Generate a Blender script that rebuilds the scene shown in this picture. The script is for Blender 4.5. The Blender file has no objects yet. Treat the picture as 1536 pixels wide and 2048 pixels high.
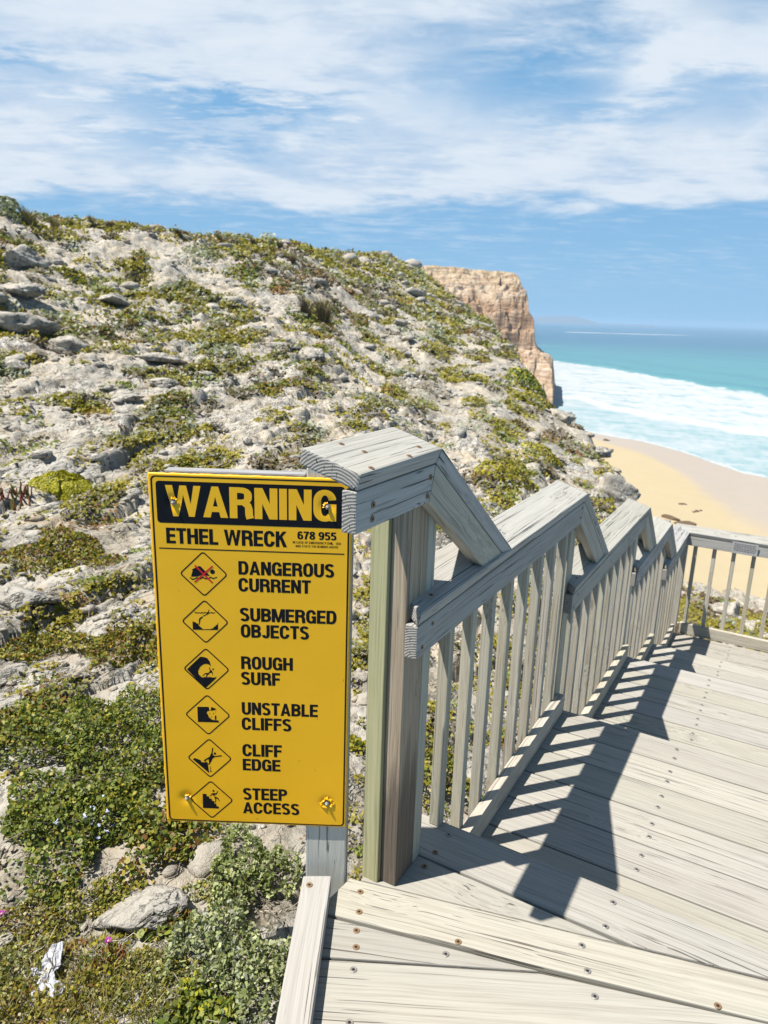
import bpy, bmesh, math, random
import numpy as np
from mathutils import Vector, Matrix
random.seed(7); rng = np.random.default_rng(11)
R = math.radians
S = bpy.context.scene
COL = S.collection

# ------------------------------------------------------------------ camera
CAM = np.array([-1.677, -0.731, 1.353])
CF = np.array([0.83921, 0.47620, -0.26242]); CF /= np.linalg.norm(CF)
_yaw, _pit, _rol = -0.516, -0.265, 0.031
def _basis():
    cy, sy, cp, sp = math.cos(_yaw), math.sin(_yaw), math.cos(_pit), math.sin(_pit)
    f = np.array([cy*cp, -sy*cp, sp]); r = np.array([-sy, -cy, 0.]); u = np.array([-cy*sp, sy*sp, cp])
    cr, sr = math.cos(_rol), math.sin(_rol)
    return cr*r+sr*u, -sr*r+cr*u, f
CR, CU, CF = _basis()
FPX = 1450.7                                   # focal length in pixels of the 1536 px wide photograph
cd = bpy.data.cameras.new("camera"); cam = bpy.data.objects.new("camera", cd); COL.objects.link(cam)
cd.sensor_fit = 'HORIZONTAL'; cd.sensor_width = 36.0; cd.lens = FPX/1536*36
cd.clip_start = 0.05; cd.clip_end = 60000
cam.matrix_world = Matrix(((CR[0], CU[0], -CF[0], CAM[0]), (CR[1], CU[1], -CF[1], CAM[1]), (CR[2], CU[2], -CF[2], CAM[2]), (0, 0, 0, 1)))
cd.dof.use_dof = True; cd.dof.focus_distance = 1.75; cd.dof.aperture_fstop = 10.5
S.camera = cam

# ------------------------------------------------------------------ light
SUN_L = Vector((0.362, -0.318, -1.0)).normalized()        # direction the sunlight travels
SUN_EL = math.asin(-SUN_L.z); SUN_ROT = math.atan2(-SUN_L.x, -SUN_L.y)
sd = bpy.data.lights.new("sun", 'SUN'); sun = bpy.data.objects.new("sun", sd); COL.objects.link(sun)
sd.energy = 5.0; sd.angle = R(0.53); sd.color = (1.0, 0.955, 0.88)
sun.rotation_euler = SUN_L.to_track_quat('-Z', 'Y').to_euler()
sun.location = (-6, 5, 16)
S.view_settings.view_transform = 'Standard'; S.view_settings.look = 'None'
EXPO = 0.97
S.view_settings.exposure = EXPO; S.view_settings.gamma = 1.0
S.cycles.max_bounces = 6; S.cycles.diffuse_bounces = 3; S.cycles.glossy_bounces = 2
S.cycles.transparent_max_bounces = 8; S.cycles.use_denoising = True
S.cycles.caustics_reflective = False; S.cycles.caustics_refractive = False

# ------------------------------------------------------------------ node helpers
class NT:
    def __init__(s, tree): s.t = tree; s.n = tree.nodes; s.l = tree.links
    def node(s, typ, **kw):
        n = s.n.new(typ)
        for k, v in kw.items():
            if k[0] == 'i' and k[1:].isdigit(): s.put(n.inputs[int(k[1:])], v)
            elif k in n.inputs.keys() and not hasattr(n, k): s.put(n.inputs[k], v)
            else: setattr(n, k, v)
        return n
    def put(s, sock, v):
        if isinstance(v, bpy.types.NodeSocket): s.l.new(v, sock)
        elif isinstance(v, bpy.types.Node): s.l.new(v.outputs[0], sock)
        else: sock.default_value = v
    def m(s, op, a, b=0.0, c=None, clamp=False):
        n = s.n.new('ShaderNodeMath'); n.operation = op; n.use_clamp = clamp
        s.put(n.inputs[0], a); s.put(n.inputs[1], b)
        if c is not None: s.put(n.inputs[2], c)
        return n.outputs[0]
    def vm(s, op, a, b=(0, 0, 0), sc=None):
        n = s.n.new('ShaderNodeVectorMath'); n.operation = op
        s.put(n.inputs[0], a); s.put(n.inputs[1], b)
        if sc is not None: s.put(n.inputs['Scale'], sc)
        return n.outputs['Value'] if op in ('LENGTH', 'DOT_PRODUCT', 'DISTANCE') else n.outputs[0]
    def noise(s, v, scale, det=3.0, rough=0.55, dist=0.0, dim='3D'):
        n = s.n.new('ShaderNodeTexNoise'); n.noise_dimensions = dim
        s.put(n.inputs['Vector'], v); n.inputs['Scale'].default_value = scale
        n.inputs['Detail'].default_value = det; n.inputs['Roughness'].default_value = rough; n.inputs['Distortion'].default_value = dist
        return n.outputs[0]
    def vor(s, v, scale, feat='F1', rnd=1.0):
        n = s.n.new('ShaderNodeTexVoronoi'); n.feature = feat
        s.put(n.inputs['Vector'], v); n.inputs['Scale'].default_value = scale; n.inputs['Randomness'].default_value = rnd
        return n.outputs['Distance']
    def mix(s, f, a, b, mode='MIX'):
        n = s.n.new('ShaderNodeMix'); n.data_type = 'RGBA'; n.blend_type = mode; n.clamp_factor = True
        s.put(n.inputs[0], f)
        for i, v in ((6, a), (7, b)):
            if isinstance(v, (tuple, list)) and len(v) == 3: v = (*v, 1)
            s.put(n.inputs[i], v)
        return n.outputs[2]
    def sstep(s, v, lo, hi, a=0.0, b=1.0):
        n = s.n.new('ShaderNodeMapRange'); n.interpolation_type = 'SMOOTHSTEP'
        s.put(n.inputs[0], v); n.inputs[1].default_value = lo; n.inputs[2].default_value = hi
        n.inputs[3].default_value = a; n.inputs[4].default_value = b
        return n.outputs[0]
    def ramp(s, f, stops):
        n = s.n.new('ShaderNodeValToRGB'); s.put(n.inputs[0], f); e = n.color_ramp.elements
        while len(e) < len(stops): e.new(0.5)
        for el, (p, c) in zip(e, stops): el.position = p; el.color = (*c, 1) if len(c) == 3 else c
        return n.outputs[0]
def new_mat(name):
    m = bpy.data.materials.new(name); m.use_nodes = True; m.node_tree.nodes.clear()
    t = NT(m.node_tree); out = t.node('ShaderNodeOutputMaterial'); b = t.node('ShaderNodeBsdfPrincipled')
    t.l.new(b.outputs[0], out.inputs[0]); return m, t, b
def flat_mat(name, col, rough=0.6, metal=0.0, spec=0.3):
    m, t, b = new_mat(name)
    v = t.node('ShaderNodeTexCoord').outputs['Object']
    f = t.noise(v, 60, 3)
    c = t.mix(t.m('MULTIPLY', f, 0.5), (*[x*0.85 for x in col], 1), (*[min(1, x*1.2) for x in col], 1))
    t.put(b.inputs['Base Color'], c); b.inputs['Roughness'].default_value = rough; b.inputs['Metallic'].default_value = metal
    b.inputs['Specular IOR Level'].default_value = spec
    return m

# ------------------------------------------------------------------ sky
W = bpy.data.worlds.new("World"); S.world = W; W.use_nodes = True
wt = NT(W.node_tree); wt.n.clear()
wo = wt.node('ShaderNodeOutputWorld'); bg = wt.node('ShaderNodeBackground'); wt.l.new(bg.outputs[0], wo.inputs[0])
sky = wt.node('ShaderNodeTexSky'); sky.sky_type = 'NISHITA'; sky.sun_disc = False
sky.sun_elevation = SUN_EL; sky.sun_rotation = SUN_ROT; sky.altitude = 20; sky.air_density = 1.0; sky.dust_density = 0.35; sky.ozone_density = 2.2
SKY_STR = 0.055
dirv = wt.node('ShaderNodeTexCoord').outputs['Generated']
sx = wt.node('ShaderNodeSeparateXYZ'); wt.l.new(dirv, sx.inputs[0])
az0 = math.atan2(CF[1], CF[0])
ca, sa = math.cos(az0), math.sin(az0)
fw = wt.m('ADD', wt.m('MULTIPLY', sx.outputs[0], ca), wt.m('MULTIPLY', sx.outputs[1], sa))
rt = wt.m('SUBTRACT', wt.m('MULTIPLY', sx.outputs[0], sa), wt.m('MULTIPLY', sx.outputs[1], ca))
el = wt.m('MULTIPLY', wt.m('ARCSINE', sx.outputs[2]), 57.2958)
az = wt.m('MULTIPLY', wt.m('ARCTAN2', rt, fw), 57.2958)
den = wt.m('ADD', wt.m('MAXIMUM', sx.outputs[2], 0.0), 0.10)
cl = wt.node('ShaderNodeCombineXYZ')
wt.put(cl.inputs[0], wt.m('DIVIDE', rt, den)); wt.put(cl.inputs[1], wt.m('MULTIPLY', wt.m('DIVIDE', fw, den), 0.9)); cl.inputs[2].default_value = 3.7
n_big = wt.noise(cl.outputs[0], 1.1, 2, 0.5, 0.3)
n_med = wt.noise(cl.outputs[0], 2.3, 7, 0.56, 0.25)
n_fin = wt.noise(wt.vm('MULTIPLY', cl.outputs[0], (1.0, 2.1, 1.0)), 4.4, 9, 0.62, 0.35)
warp_a = wt.m('MULTIPLY', wt.m('SUBTRACT', n_med, 0.5), 16.0)
warp_e = wt.m('MULTIPLY', wt.m('SUBTRACT', n_fin, 0.5), 7.0)
elr = wt.m('ADD', el, wt.m('MULTIPLY', az, -0.031))
gap = None
# openings of blue in the cloud sheet: azimuth, elevation, half widths in degrees, depth
for a0, e0, wa, we, k in ((-11.5, 13.6, 9.5, 1.0, .95), (8.5, 15.4, 8.5, 2.6, .85), (-4, 24.2, 9.5, 2.4, .85), (9, 26.5, 9, 1.8, .9), (25.5, 18.8, 4.5, 1.6, .85), (-28, 15.2, 5, .7, .6), (13, 13.2, 8, 1.0, .7), (-16, 11.2, 6, 1.2, .6), (23, 13.6, 6, 1.6, .6), (-14, 27, 5, 2, .5), (2, 17.5, 4, 1.2, .4)):
    da = wt.m('DIVIDE', wt.m('SUBTRACT', wt.m('ADD', az, warp_a), a0), wa)
    de = wt.m('DIVIDE', wt.m('SUBTRACT', wt.m('ADD', elr, warp_e), e0), we)
    d2 = wt.m('ADD', wt.m('MULTIPLY', da, da), wt.m('MULTIPLY', de, de))
    g = wt.m('MULTIPLY', wt.m('EXPONENT', wt.m('MULTIPLY', d2, -0.9)), k)
    gap = g if gap is None else wt.m('MAXIMUM', gap, g)
bank = wt.sstep(wt.m('ADD', elr, wt.m('MULTIPLY', wt.m('SUBTRACT', n_med, 0.5), 5.0)), 6.9, 8.5)
haze_cl = wt.m('MULTIPLY', wt.sstep(wt.m('ADD', n_fin, wt.m('MULTIPLY', n_big, 0.5)), 0.68, 1.0), 0.35)
body = wt.m('ADD', wt.m('MULTIPLY', n_fin, 0.75), wt.m('MULTIPLY', n_med, 0.95))
cov = wt.m('SUBTRACT', wt.m('ADD', wt.m('MULTIPLY', wt.m('SUBTRACT', body, 0.85), 1.25), 1.02), wt.m('MULTIPLY', gap, 1.0), clamp=True)
front = wt.m('MULTIPLY', wt.sstep(wt.m('ABSOLUTE', az), 50, 85, 1.0, 0.0), wt.sstep(el, 33, 52, 1.0, 0.0))   # the cloud sheet lies over the sea ahead; overhead the sky is clear
cov = wt.m('MULTIPLY', wt.m('MULTIPLY', cov, bank), front)
cov = wt.m('MAXIMUM', cov, wt.m('MULTIPLY', wt.m('MULTIPLY', haze_cl, wt.sstep(elr, 0.5, 4)), front))
K = 1.0/(2**EXPO)/SKY_STR
ccol = wt.mix(wt.sstep(body, 0.62, 1.05), (0.60*K, 0.715*K, 0.865*K, 1), (0.76*K, 0.84*K, 0.93*K, 1))
deepb = wt.mix(1.0, sky.outputs[0], (0.95, 1.15, 1.12, 1), 'MULTIPLY')
skyc = wt.mix(wt.m('MULTIPLY', wt.sstep(el, 12, 30, 1.0, 0.0), 1.0), deepb, wt.mix(wt.sstep(el, 0, 12), (0.32*K, 0.565*K, 0.82*K, 1), (0.225*K, 0.47*K, 0.765*K, 1)))
wt.put(bg.inputs[0], wt.mix(cov, skyc, ccol)); bg.inputs[1].default_value = SKY_STR

# ------------------------------------------------------------------ numpy noise
_p = np.random.default_rng(3).permutation(512); _P = np.concatenate([_p, _p])
_ang = np.random.default_rng(5).random(512)*2*np.pi; _GX = np.cos(_ang); _GY = np.sin(_ang)
def perlin(x, y, seed=0):
    x = np.asarray(x, float)+seed*17.31; y = np.asarray(y, float)+seed*9.77
    xi = np.floor(x).astype(np.int64); yi = np.floor(y).astype(np.int64); xf = x-xi; yf = y-yi
    u = xf*xf*xf*(xf*(xf*6-15)+10); v = yf*yf*yf*(yf*(yf*6-15)+10)
    def g(ix, iy, dx, dy):
        h = _P[(_P[ix & 511]+iy) & 511]; return _GX[h]*dx+_GY[h]*dy
    a = g(xi, yi, xf, yf); b = g(xi+1, yi, xf-1, yf); c = g(xi, yi+1, xf, yf-1); d = g(xi+1, yi+1, xf-1, yf-1)
    return ((a*(1-u)+b*u)*(1-v)+(c*(1-u)+d*u)*v)*1.5
def fbm(x, y, seed=0, octv=4, gain=.5):
    s = 0; a = 1; t = 0
    for i in range(octv):
        s = s+a*perlin(x*2**i, y*2**i, seed+i); t += a; a *= gain
    return s/t
def sm(v, lo, hi):
    t = np.clip((v-lo)/(hi-lo), 0, 1); return t*t*(3-2*t)

# ------------------------------------------------------------------ mesh helpers
def link(o, parent=None):
    COL.objects.link(o)
    if parent is not None: o.parent = parent
    return o
def mesh_np(name, verts, faces, mat, parent=None, col=None, smooth=False, loc=None, uniform=True):
    """faces: (n,k) int array"""
    me = bpy.data.meshes.new(name); verts = np.asarray(verts, np.float32); faces = np.asarray(faces, np.int32)
    n, k = faces.shape
    me.vertices.add(len(verts)); me.vertices.foreach_set('co', verts.ravel())
    me.loops.add(n*k); me.loops.foreach_set('vertex_index', faces.ravel())
    me.polygons.add(n); me.polygons.foreach_set('loop_start', np.arange(0, n*k, k, dtype=np.int32))
    try: me.polygons.foreach_set('loop_total', np.full(n, k, np.int32))
    except Exception: pass
    if smooth: me.polygons.foreach_set('use_smooth', np.ones(n, bool))
    if col is not None:
        for an, arr in (col.items() if isinstance(col, dict) else (('Col', col),)):
            a = me.color_attributes.new(an, 'FLOAT_COLOR', 'POINT')
            arr = np.asarray(arr, np.float32)
            if arr.shape[1] == 3: arr = np.concatenate([arr, np.ones((len(arr), 1), np.float32)], 1)
            a.data.foreach_set('color', arr.ravel())
    me.update(calc_edges=True); me.validate()
    me.materials.append(mat)
    o = bpy.data.objects.new(name, me)
    if loc is not None: o.location = loc
    return link(o, parent)
def thing(name, label, cat, loc=(0, 0, 0), group=None):
    o = bpy.data.objects.new(name, None); o.empty_display_size = .1; o.location = loc; link(o); tag(o, label, cat, group); return o
def tag(o, label, cat, group=None):
    o['label'] = label; o['category'] = cat
    if group: o['group'] = group
    return o
def struct(o): o['kind'] = 'structure'; return o
def stuff(o, label=None, cat=None):
    o['kind'] = 'stuff'
    if label: o['label'] = label; o['category'] = cat
    return o

# ------------------------------------------------------------------ weathered timber
def wood(name, light, dark, crack=(0.06, 0.05, 0.045), crk=0.6, knots=1.0, tint=(0.5, 0.5, 0.4), tint_amt=0.0, gain=1.0, cth=0.62, dark_foot=False):
    m, t, b = new_mat(name)
    tc = t.node('ShaderNodeTexCoord').outputs['Object']; oi = t.node('ShaderNodeObjectInfo').outputs['Random']
    off = t.node('ShaderNodeCombineXYZ')
    t.put(off.inputs[0], t.m('MULTIPLY', oi, 37.3)); t.put(off.inputs[1], t.m('MULTIPLY', oi, 91.7)); t.put(off.inputs[2], t.m('MULTIPLY', oi, 13.1))
    P = t.vm('ADD', tc, off.outputs[0])
    # knots push the grain aside
    kd = t.vor(t.vm('MULTIPLY', P, (2.4, 6.5, 6.5)), 1.0)
    kn = t.m('MULTIPLY', t.sstep(kd, 0.0, 0.34, 1.0, 0.0), knots)
    bend = t.m('SUBTRACT', t.noise(t.vm('MULTIPLY', P, (1.6, 7, 7)), 1.0, 2), 0.5)
    sh = t.node('ShaderNodeCombineXYZ')
    amt = t.m('ADD', t.m('MULTIPLY', bend, 0.03), t.m('MULTIPLY', kn, 0.03))
    t.put(sh.inputs[1], amt); t.put(sh.inputs[2], amt)
    Q = t.vm('ADD', P, sh.outputs[0])
    g1 = t.noise(t.vm('MULTIPLY', Q, (1.5, 120, 120)), 1.0, 5, 0.66)
    g2 = t.noise(t.vm('MULTIPLY', Q, (4, 260, 260)), 1.0, 3, 0.6)
    g3 = t.noise(t.vm('MULTIPLY', P, (1.1, 5, 5)), 1.0, 3, 0.6)
    ck = t.noise(t.vm('MULTIPLY', Q, (0.9, 170, 170)), 1.0, 2, 0.5)
    ck2 = t.noise(t.vm('MULTIPLY', P, (2.3, 4, 4)), 1.0, 2, 0.5)
    crack_f = t.m('MULTIPLY', t.sstep(ck, cth, cth+0.045), t.sstep(ck2, 0.34, 0.60))
    crack_f = t.m('MULTIPLY', crack_f, crk)
    f = t.m('ADD', t.m('MULTIPLY', g1, 0.62), t.m('MULTIPLY', g2, 0.38))
    c = t.mix(t.sstep(f, 0.30, 0.62), dark, light)
    c = t.mix(t.m('MULTIPLY', t.sstep(g3, 0.35, 0.75), 0.35), c, t.mix(1.0, c, (0.86, 0.93, 1.0, 1), 'MULTIPLY'))
    if tint_amt: c = t.mix(t.m('MULTIPLY', t.sstep(t.noise(t.vm('MULTIPLY', P, (.8, 14, 14)), 1.0, 3), 0.4, 0.66), tint_amt), c, tint)
    c = t.mix(t.m('MULTIPLY', t.sstep(kd, 0.02, 0.14, 1.0, 0.0), 0.55*knots), c, tuple(x*0.55 for x in dark))
    val = t.m('MULTIPLY', t.m('ADD', 0.86, t.m('MULTIPLY', t.m('FRACT', t.m('MULTIPLY', oi, 7.13)), 0.20)), gain)
    c = t.mix(1.0, c, t.node('ShaderNodeCombineColor', i0=val, i1=val, i2=t.m('MULTIPLY', val, t.m('ADD', 0.94, t.m('MULTIPLY', t.m('FRACT', t.m('MULTIPLY', oi, 23.7)), 0.09)))).outputs[0], 'MULTIPLY')
    c = t.mix(crack_f, c, crack)
    if dark_foot:            # colour goes darker towards the foot of the timber, with a noisy edge
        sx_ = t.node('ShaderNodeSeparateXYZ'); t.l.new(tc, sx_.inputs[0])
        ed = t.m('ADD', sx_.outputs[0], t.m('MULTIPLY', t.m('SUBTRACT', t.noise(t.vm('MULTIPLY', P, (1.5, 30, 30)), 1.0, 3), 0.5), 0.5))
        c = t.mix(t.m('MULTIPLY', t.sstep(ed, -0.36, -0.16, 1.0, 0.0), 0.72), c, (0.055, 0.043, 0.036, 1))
    t.put(b.inputs['Base Color'], c); b.inputs['Roughness'].default_value = 0.78; b.inputs['Specular IOR Level'].default_value = 0.25
    hgt = t.m('SUBTRACT', t.m('ADD', t.m('MULTIPLY', g1, 0.5), t.m('MULTIPLY', g2, 0.35)), t.m('MULTIPLY', crack_f, 1.6))
    bp = t.node('ShaderNodeBump'); bp.inputs['Strength'].default_value = 0.6; bp.inputs['Distance'].default_value = 0.0022
    t.put(bp.inputs['Height'], hgt); t.l.new(bp.outputs[0], b.inputs['Normal'])
    return m
def endgrain(name, light, dark):
    m, t, b = new_mat(name)
    tc = t.node('ShaderNodeTexCoord').outputs['Object']; oi = t.node('ShaderNodeObjectInfo').outputs['Random']
    s = t.node('ShaderNodeSeparateXYZ'); t.l.new(tc, s.inputs[0])
    y = t.m('ADD', s.outputs[1], t.m('ADD', 0.02, t.m('MULTIPLY', oi, 0.03))); z = t.m('ADD', s.outputs[2], 0.075)
    rr = t.m('SQRT', t.m('ADD', t.m('MULTIPLY', y, y), t.m('MULTIPLY', z, z)))
    rr = t.m('ADD', rr, t.m('MULTIPLY', t.noise(tc, 40, 3), 0.008))
    ring = t.m('ADD', t.m('MULTIPLY', t.m('SINE', t.m('MULTIPLY', rr, 950.0)), 0.5), 0.5)
    an = t.m('ARCTAN2', y, z)
    cv = t.node('ShaderNodeCombineXYZ'); t.put(cv.inputs[0], t.m('MULTIPLY', an, 17.0)); t.put(cv.inputs[1], t.m('MULTIPLY', rr, 60.0))
    ck = t.sstep(t.noise(cv.outputs[0], 1.0, 2, 0.5), 0.62, 0.7)
    c = t.mix(t.sstep(ring, 0.25, 0.8), dark, light)
    c = t.mix(t.m('MULTIPLY', t.noise(tc, 55, 3), 0.5), c, tuple(x*0.7 for x in light))
    c = t.mix(t.m('MULTIPLY', ck, 0.9), c, (0.03, 0.026, 0.022))
    t.put(b.inputs['Base Color'], c); b.inputs['Roughness'].default_value = 0.9; b.inputs['Specular IOR Level'].default_value = 0.1
    bp = t.node('ShaderNodeBump'); bp.inputs['Strength'].default_value = 0.8; bp.inputs['Distance'].default_value = 0.002
    t.put(bp.inputs['Height'], t.m('SUBTRACT', t.m('MULTIPLY', ring, 0.4), ck)); t.l.new(bp.outputs[0], b.inputs['Normal'])
    return m
M_DECK = wood('deck_timber', (0.322, 0.302, 0.268), (0.235, 0.214, 0.184), crk=0.85, knots=0.8)
M_RAIL = wood('rail_timber', (0.355, 0.342, 0.318), (0.242, 0.228, 0.205), crack=(0.03, 0.028, 0.027), crk=0.95, knots=0.6, cth=0.605)
M_BATT = wood('batten_timber', (0.27, 0.265, 0.255), (0.15, 0.145, 0.14), crack=(0.03, 0.028, 0.027), crk=0.95, knots=0.2, cth=0.59)
M_BAL = wood('baluster_timber', (0.42, 0.385, 0.315), (0.25, 0.20, 0.15), crk=0.55, knots=1.0, tint=(0.34, 0.355, 0.29), tint_amt=0.25)
M_POST = wood('post_timber', (0.33, 0.265, 0.20), (0.155, 0.112, 0.078), crk=0.6, knots=1.0, dark_foot=True)
M_POSTG = wood('packer_timber', (0.35, 0.335, 0.275), (0.25, 0.235, 0.19), crk=0.5, knots=0.3)
M_GREEN = wood('green_treated_timber', (0.385, 0.355, 0.20), (0.26, 0.245, 0.13), crk=0.3, knots=0.2)
M_SIGNP = wood('sign_post_timber', (0.50, 0.485, 0.43), (0.38, 0.37, 0.325), crack=(0.05, 0.048, 0.044), crk=0.8, knots=0.2, cth=0.65)
M_END = endgrain('end_grain', (0.33, 0.31, 0.28), (0.15, 0.135, 0.115))

def prism(name, near, far, mat, parent=None, bevel=0.0035, ends=True, origin=None, xaxis=None, up=None, wob=0.0012):
    """Board whose two end outlines (same corner count, world space) are joined; local X runs along the grain."""
    near = [Vector(p) for p in near]; far = [Vector(p) for p in far]; n = len(near)
    c0 = sum(near, Vector())/n; c1 = sum(far, Vector())/n
    X = (Vector(xaxis) if xaxis is not None else (c1-c0)).normalized()
    U = Vector(up) if up is not None else Vector((0, 0, 1))
    if abs(U.dot(X)) > .95: U = Vector((0, 1, 0))
    Y = U.cross(X).normalized(); Z = X.cross(Y)
    O = (c0+c1)/2
    Mw = Matrix(((X.x, Y.x, Z.x, O.x), (X.y, Y.y, Z.y, O.y), (X.z, Y.z, Z.z, O.z), (0, 0, 0, 1))); Mi = Mw.inverted()
    bm = bmesh.new()
    a = [bm.verts.new(Mi @ p) for p in near]; b_ = [bm.verts.new(Mi @ p) for p in far]
    bm.faces.new(a[::-1]); bm.faces.new(b_)
    for i in range(n): bm.faces.new((a[i], a[(i+1) % n], b_[(i+1) % n], b_[i]))
    bmesh.ops.recalc_face_normals(bm, faces=bm.faces)
    if bevel:
        bmesh.ops.bevel(bm, geom=list(bm.edges), offset=bevel, segments=2, profile=.6, affect='EDGES', clamp_overlap=True)
    for f in bm.faces:
        f.smooth = False
        if ends and abs(f.normal.x) > .8: f.material_index = 1
    me = bpy.data.meshes.new(name); bm.to_mesh(me); bm.free()
    me.materials.append(mat); me.materials.append(M_END)
    o = bpy.data.objects.new(name, me); link(o, parent)
    o.matrix_basis = Mw if parent is None else Matrix.Translation(-Vector(parent.location)) @ Mw
    return o
def bar(name, x, y, z, mat, parent, axis='x', **kw):
    (x0, x1), (y0, y1), (z0, z1) = x, y, z
    if axis == 'x':
        q = [(y0, z0), (y1, z0), (y1, z1), (y0, z1)]
        return prism(name, [(x0, a, b) for a, b in q], [(x1, a, b) for a, b in q], mat, parent, **kw)
    if axis == 'y':
        q = [(x0, z0), (x1, z0), (x1, z1), (x0, z1)]
        return prism(name, [(a, y0, b) for a, b in q], [(a, y1, b) for a, b in q], mat, parent, **kw)
    q = [(x0, y0), (x1, y0), (x1, y1), (x0, y1)]
    return prism(name, [(a, b, z0) for a, b in q], [(a, b, z1) for a, b in q], mat, parent, **kw)

# ------------------------------------------------------------------ screws
M_RUST = flat_mat('rusty_screw', (0.20, 0.125, 0.07), 0.6, 0.3); M_ZINC = flat_mat('zinc_screw', (0.24, 0.225, 0.21), 0.5, 0.5)
M_HOLE = flat_mat('screw_recess', (0.015, 0.012, 0.01), 0.9)
def screw_mesh(mat, r=.0088):
    bm = bmesh.new(); prof = [(r, 0.0), (r, .0011), (r*.86, .0019), (r*.42, .0014), (r*.36, .0002), (0, .0002)]
    N = 14; rings = []
    for rr, z in prof[:-1]: rings.append([bm.verts.new((rr*math.cos(2*math.pi*k/N), rr*math.sin(2*math.pi*k/N), z)) for k in range(N)])
    for j in range(len(rings)-1):
        for k in range(N):
            f = bm.faces.new((rings[j][k], rings[j][(k+1) % N], rings[j+1][(k+1) % N], rings[j+1][k]))
            if j >= 3: f.material_index = 1
    f = bm.faces.new(rings[-1]); f.material_index = 1
    me = bpy.data.meshes.new('screw'); bm.to_mesh(me); bm.free(); me.materials.append(mat); me.materials.append(M_HOLE); return me
SC_R, SC_Z = screw_mesh(M_RUST), screw_mesh(M_ZINC)
def screw(parent, p, nrm=(0, 0, 1), rust=False, s=1.0):
    o = bpy.data.objects.new('screw', SC_R if rust else SC_Z); link(o, parent)
    q = Vector(nrm).to_track_quat('Z', 'Y'); q = q @ __import__('mathutils').Quaternion((0, 0, 1), random.uniform(0, 6))
    Mw = Matrix.Translation(Vector(p)+Vector(nrm).normalized()*.0004) @ q.to_matrix().to_4x4() @ Matrix.Scale(s, 4)
    pw = parent
    inv = Matrix.Identity(4)
    chain = []
    while pw is not None: chain.append(pw); pw = pw.parent
    for c in chain: inv = inv @ c.matrix_basis.inverted()
    o.matrix_basis = inv @ Mw
    return o

# ------------------------------------------------------------------ boardwalk levels
D = [-.17, -.385, -.76, -1.11, -1.525]
TH = .042
YR = -1.55
def plank_poly(name, poly, ztop, along, parent, th=TH, mat=M_DECK):
    """deck board from a plan outline"""
    X = Vector((along[0], along[1], 0)).normalized(); Y = Vector((-X.y, X.x, 0)); O = Vector((sum(p[0] for p in poly)/len(poly), sum(p[1] for p in poly)/len(poly), ztop-th/2))
    Mw = Matrix(((X.x, Y.x, 0, O.x), (X.y, Y.y, 0, O.y), (0, 0, 1, O.z), (0, 0, 0, 1))); Mi = Mw.inverted()
    bm = bmesh.new()
    lo = [bm.verts.new(Mi @ Vector((p[0], p[1], ztop-th))) for p in poly]; hi = [bm.verts.new(Mi @ Vector((p[0], p[1], ztop))) for p in poly]
    n = len(poly); bm.faces.new(lo); bm.faces.new(hi)
    for i in range(n): bm.faces.new((lo[i], lo[(i+1) % n], hi[(i+1) % n], hi[i]))
    bmesh.ops.recalc_face_normals(bm, faces=bm.faces)
    bmesh.ops.bevel(bm, geom=list(bm.edges), offset=.0035, segments=2, profile=.6, affect='EDGES', clamp_overlap=True)
    for f in bm.faces:
        if abs(f.normal.x) > .8: f.material_index = 1
    me = bpy.data.meshes.new(name); bm.to_mesh(me); bm.free(); me.materials.append(mat); me.materials.append(M_END)
    o = bpy.data.objects.new(name, me); link(o, parent); o.matrix_basis = Matrix.Translation(-Vector(parent.location)) @ Mw
    return o
GRP = 'timber platforms of the stepped boardwalk'
up = thing('deck_platform', 'upper landing in the foreground whose boards fan out round the sign post', 'boardwalk platform', (0, -.5, D[0]), GRP)
g = .0035
KD = Vector((-.8824, -.4706))                    # direction of the kerb beam, towards the camera
A = plank_poly('deck_board', [(.115, .122), (-.055+g, .122), (-.052+g, -.577), (.112, -1.225)], D[0], (0, -1), up)
B = plank_poly('deck_board', [(-.055-g, .13), (-.232+g, .13), (-.062, -.54)], D[0], (.05, -1), up)
C_ = plank_poly('deck_board', [(-.238, .158), (-.385+g, .172), (-.2505+g, -.343), (-.105+g, -.881), (-.02, -1.2), (.105, -1.24), (-.053-g, -.578)], D[0], (.2467, -.969), up)
Db = plank_poly('deck_board', [(-.392, .170), (-.512+g, .113), (-.2475, -.395)], D[0], (.38, -.925), up)
E_ = plank_poly('deck_board', [(-.512-g, .108), (-.690+g, .022), (-.045, -1.235), (-.02-2*g, -1.2), (-.105-g, -.881), (-.2485-g, -.40)], D[0], (.4566, -.8897), up)
dE = Vector((.4566, -.8897)); mE = Vector((-.8897, -.4566))
boards_up = [A, B, C_, Db, E_]
p0 = Vector((-.690, .022))
for k in range(7):
    a = p0+mE*(.186*k+2*g); b2 = p0+mE*(.186*(k+1)); L = 1.45
    boards_up.append(plank_poly('deck_board', [tuple(a), tuple(b2), tuple(b2+dE*L), tuple(a+dE*L)], D[0], tuple(dE), up))
for (x, y), o, ru in (((-.266, .107), B, 1), ((-.326, .073), C_, 1), ((-.381, .047), Db, 1), ((-.424, .021), Db, 1), ((-.275, -.19), C_, 1), ((-.325, -.179), Db, 0), ((-.088, .001), B, 1), ((-.021, 0), A, 1), ((.068, -.002), A, 0),
                     ((.065, -.497), A, 0), ((-.028, -.499), A, 0), ((-.12, -.462), C_, 0), ((-.187, -.494), C_, 0), ((-.247, -.527), E_, 0), ((-.121, -.779), E_, 1), ((-.482, -.008), E_, 0), ((-.601, -.073), E_, 0)):
    screw(o, (x, y, D[0]), rust=bool(ru))
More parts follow.
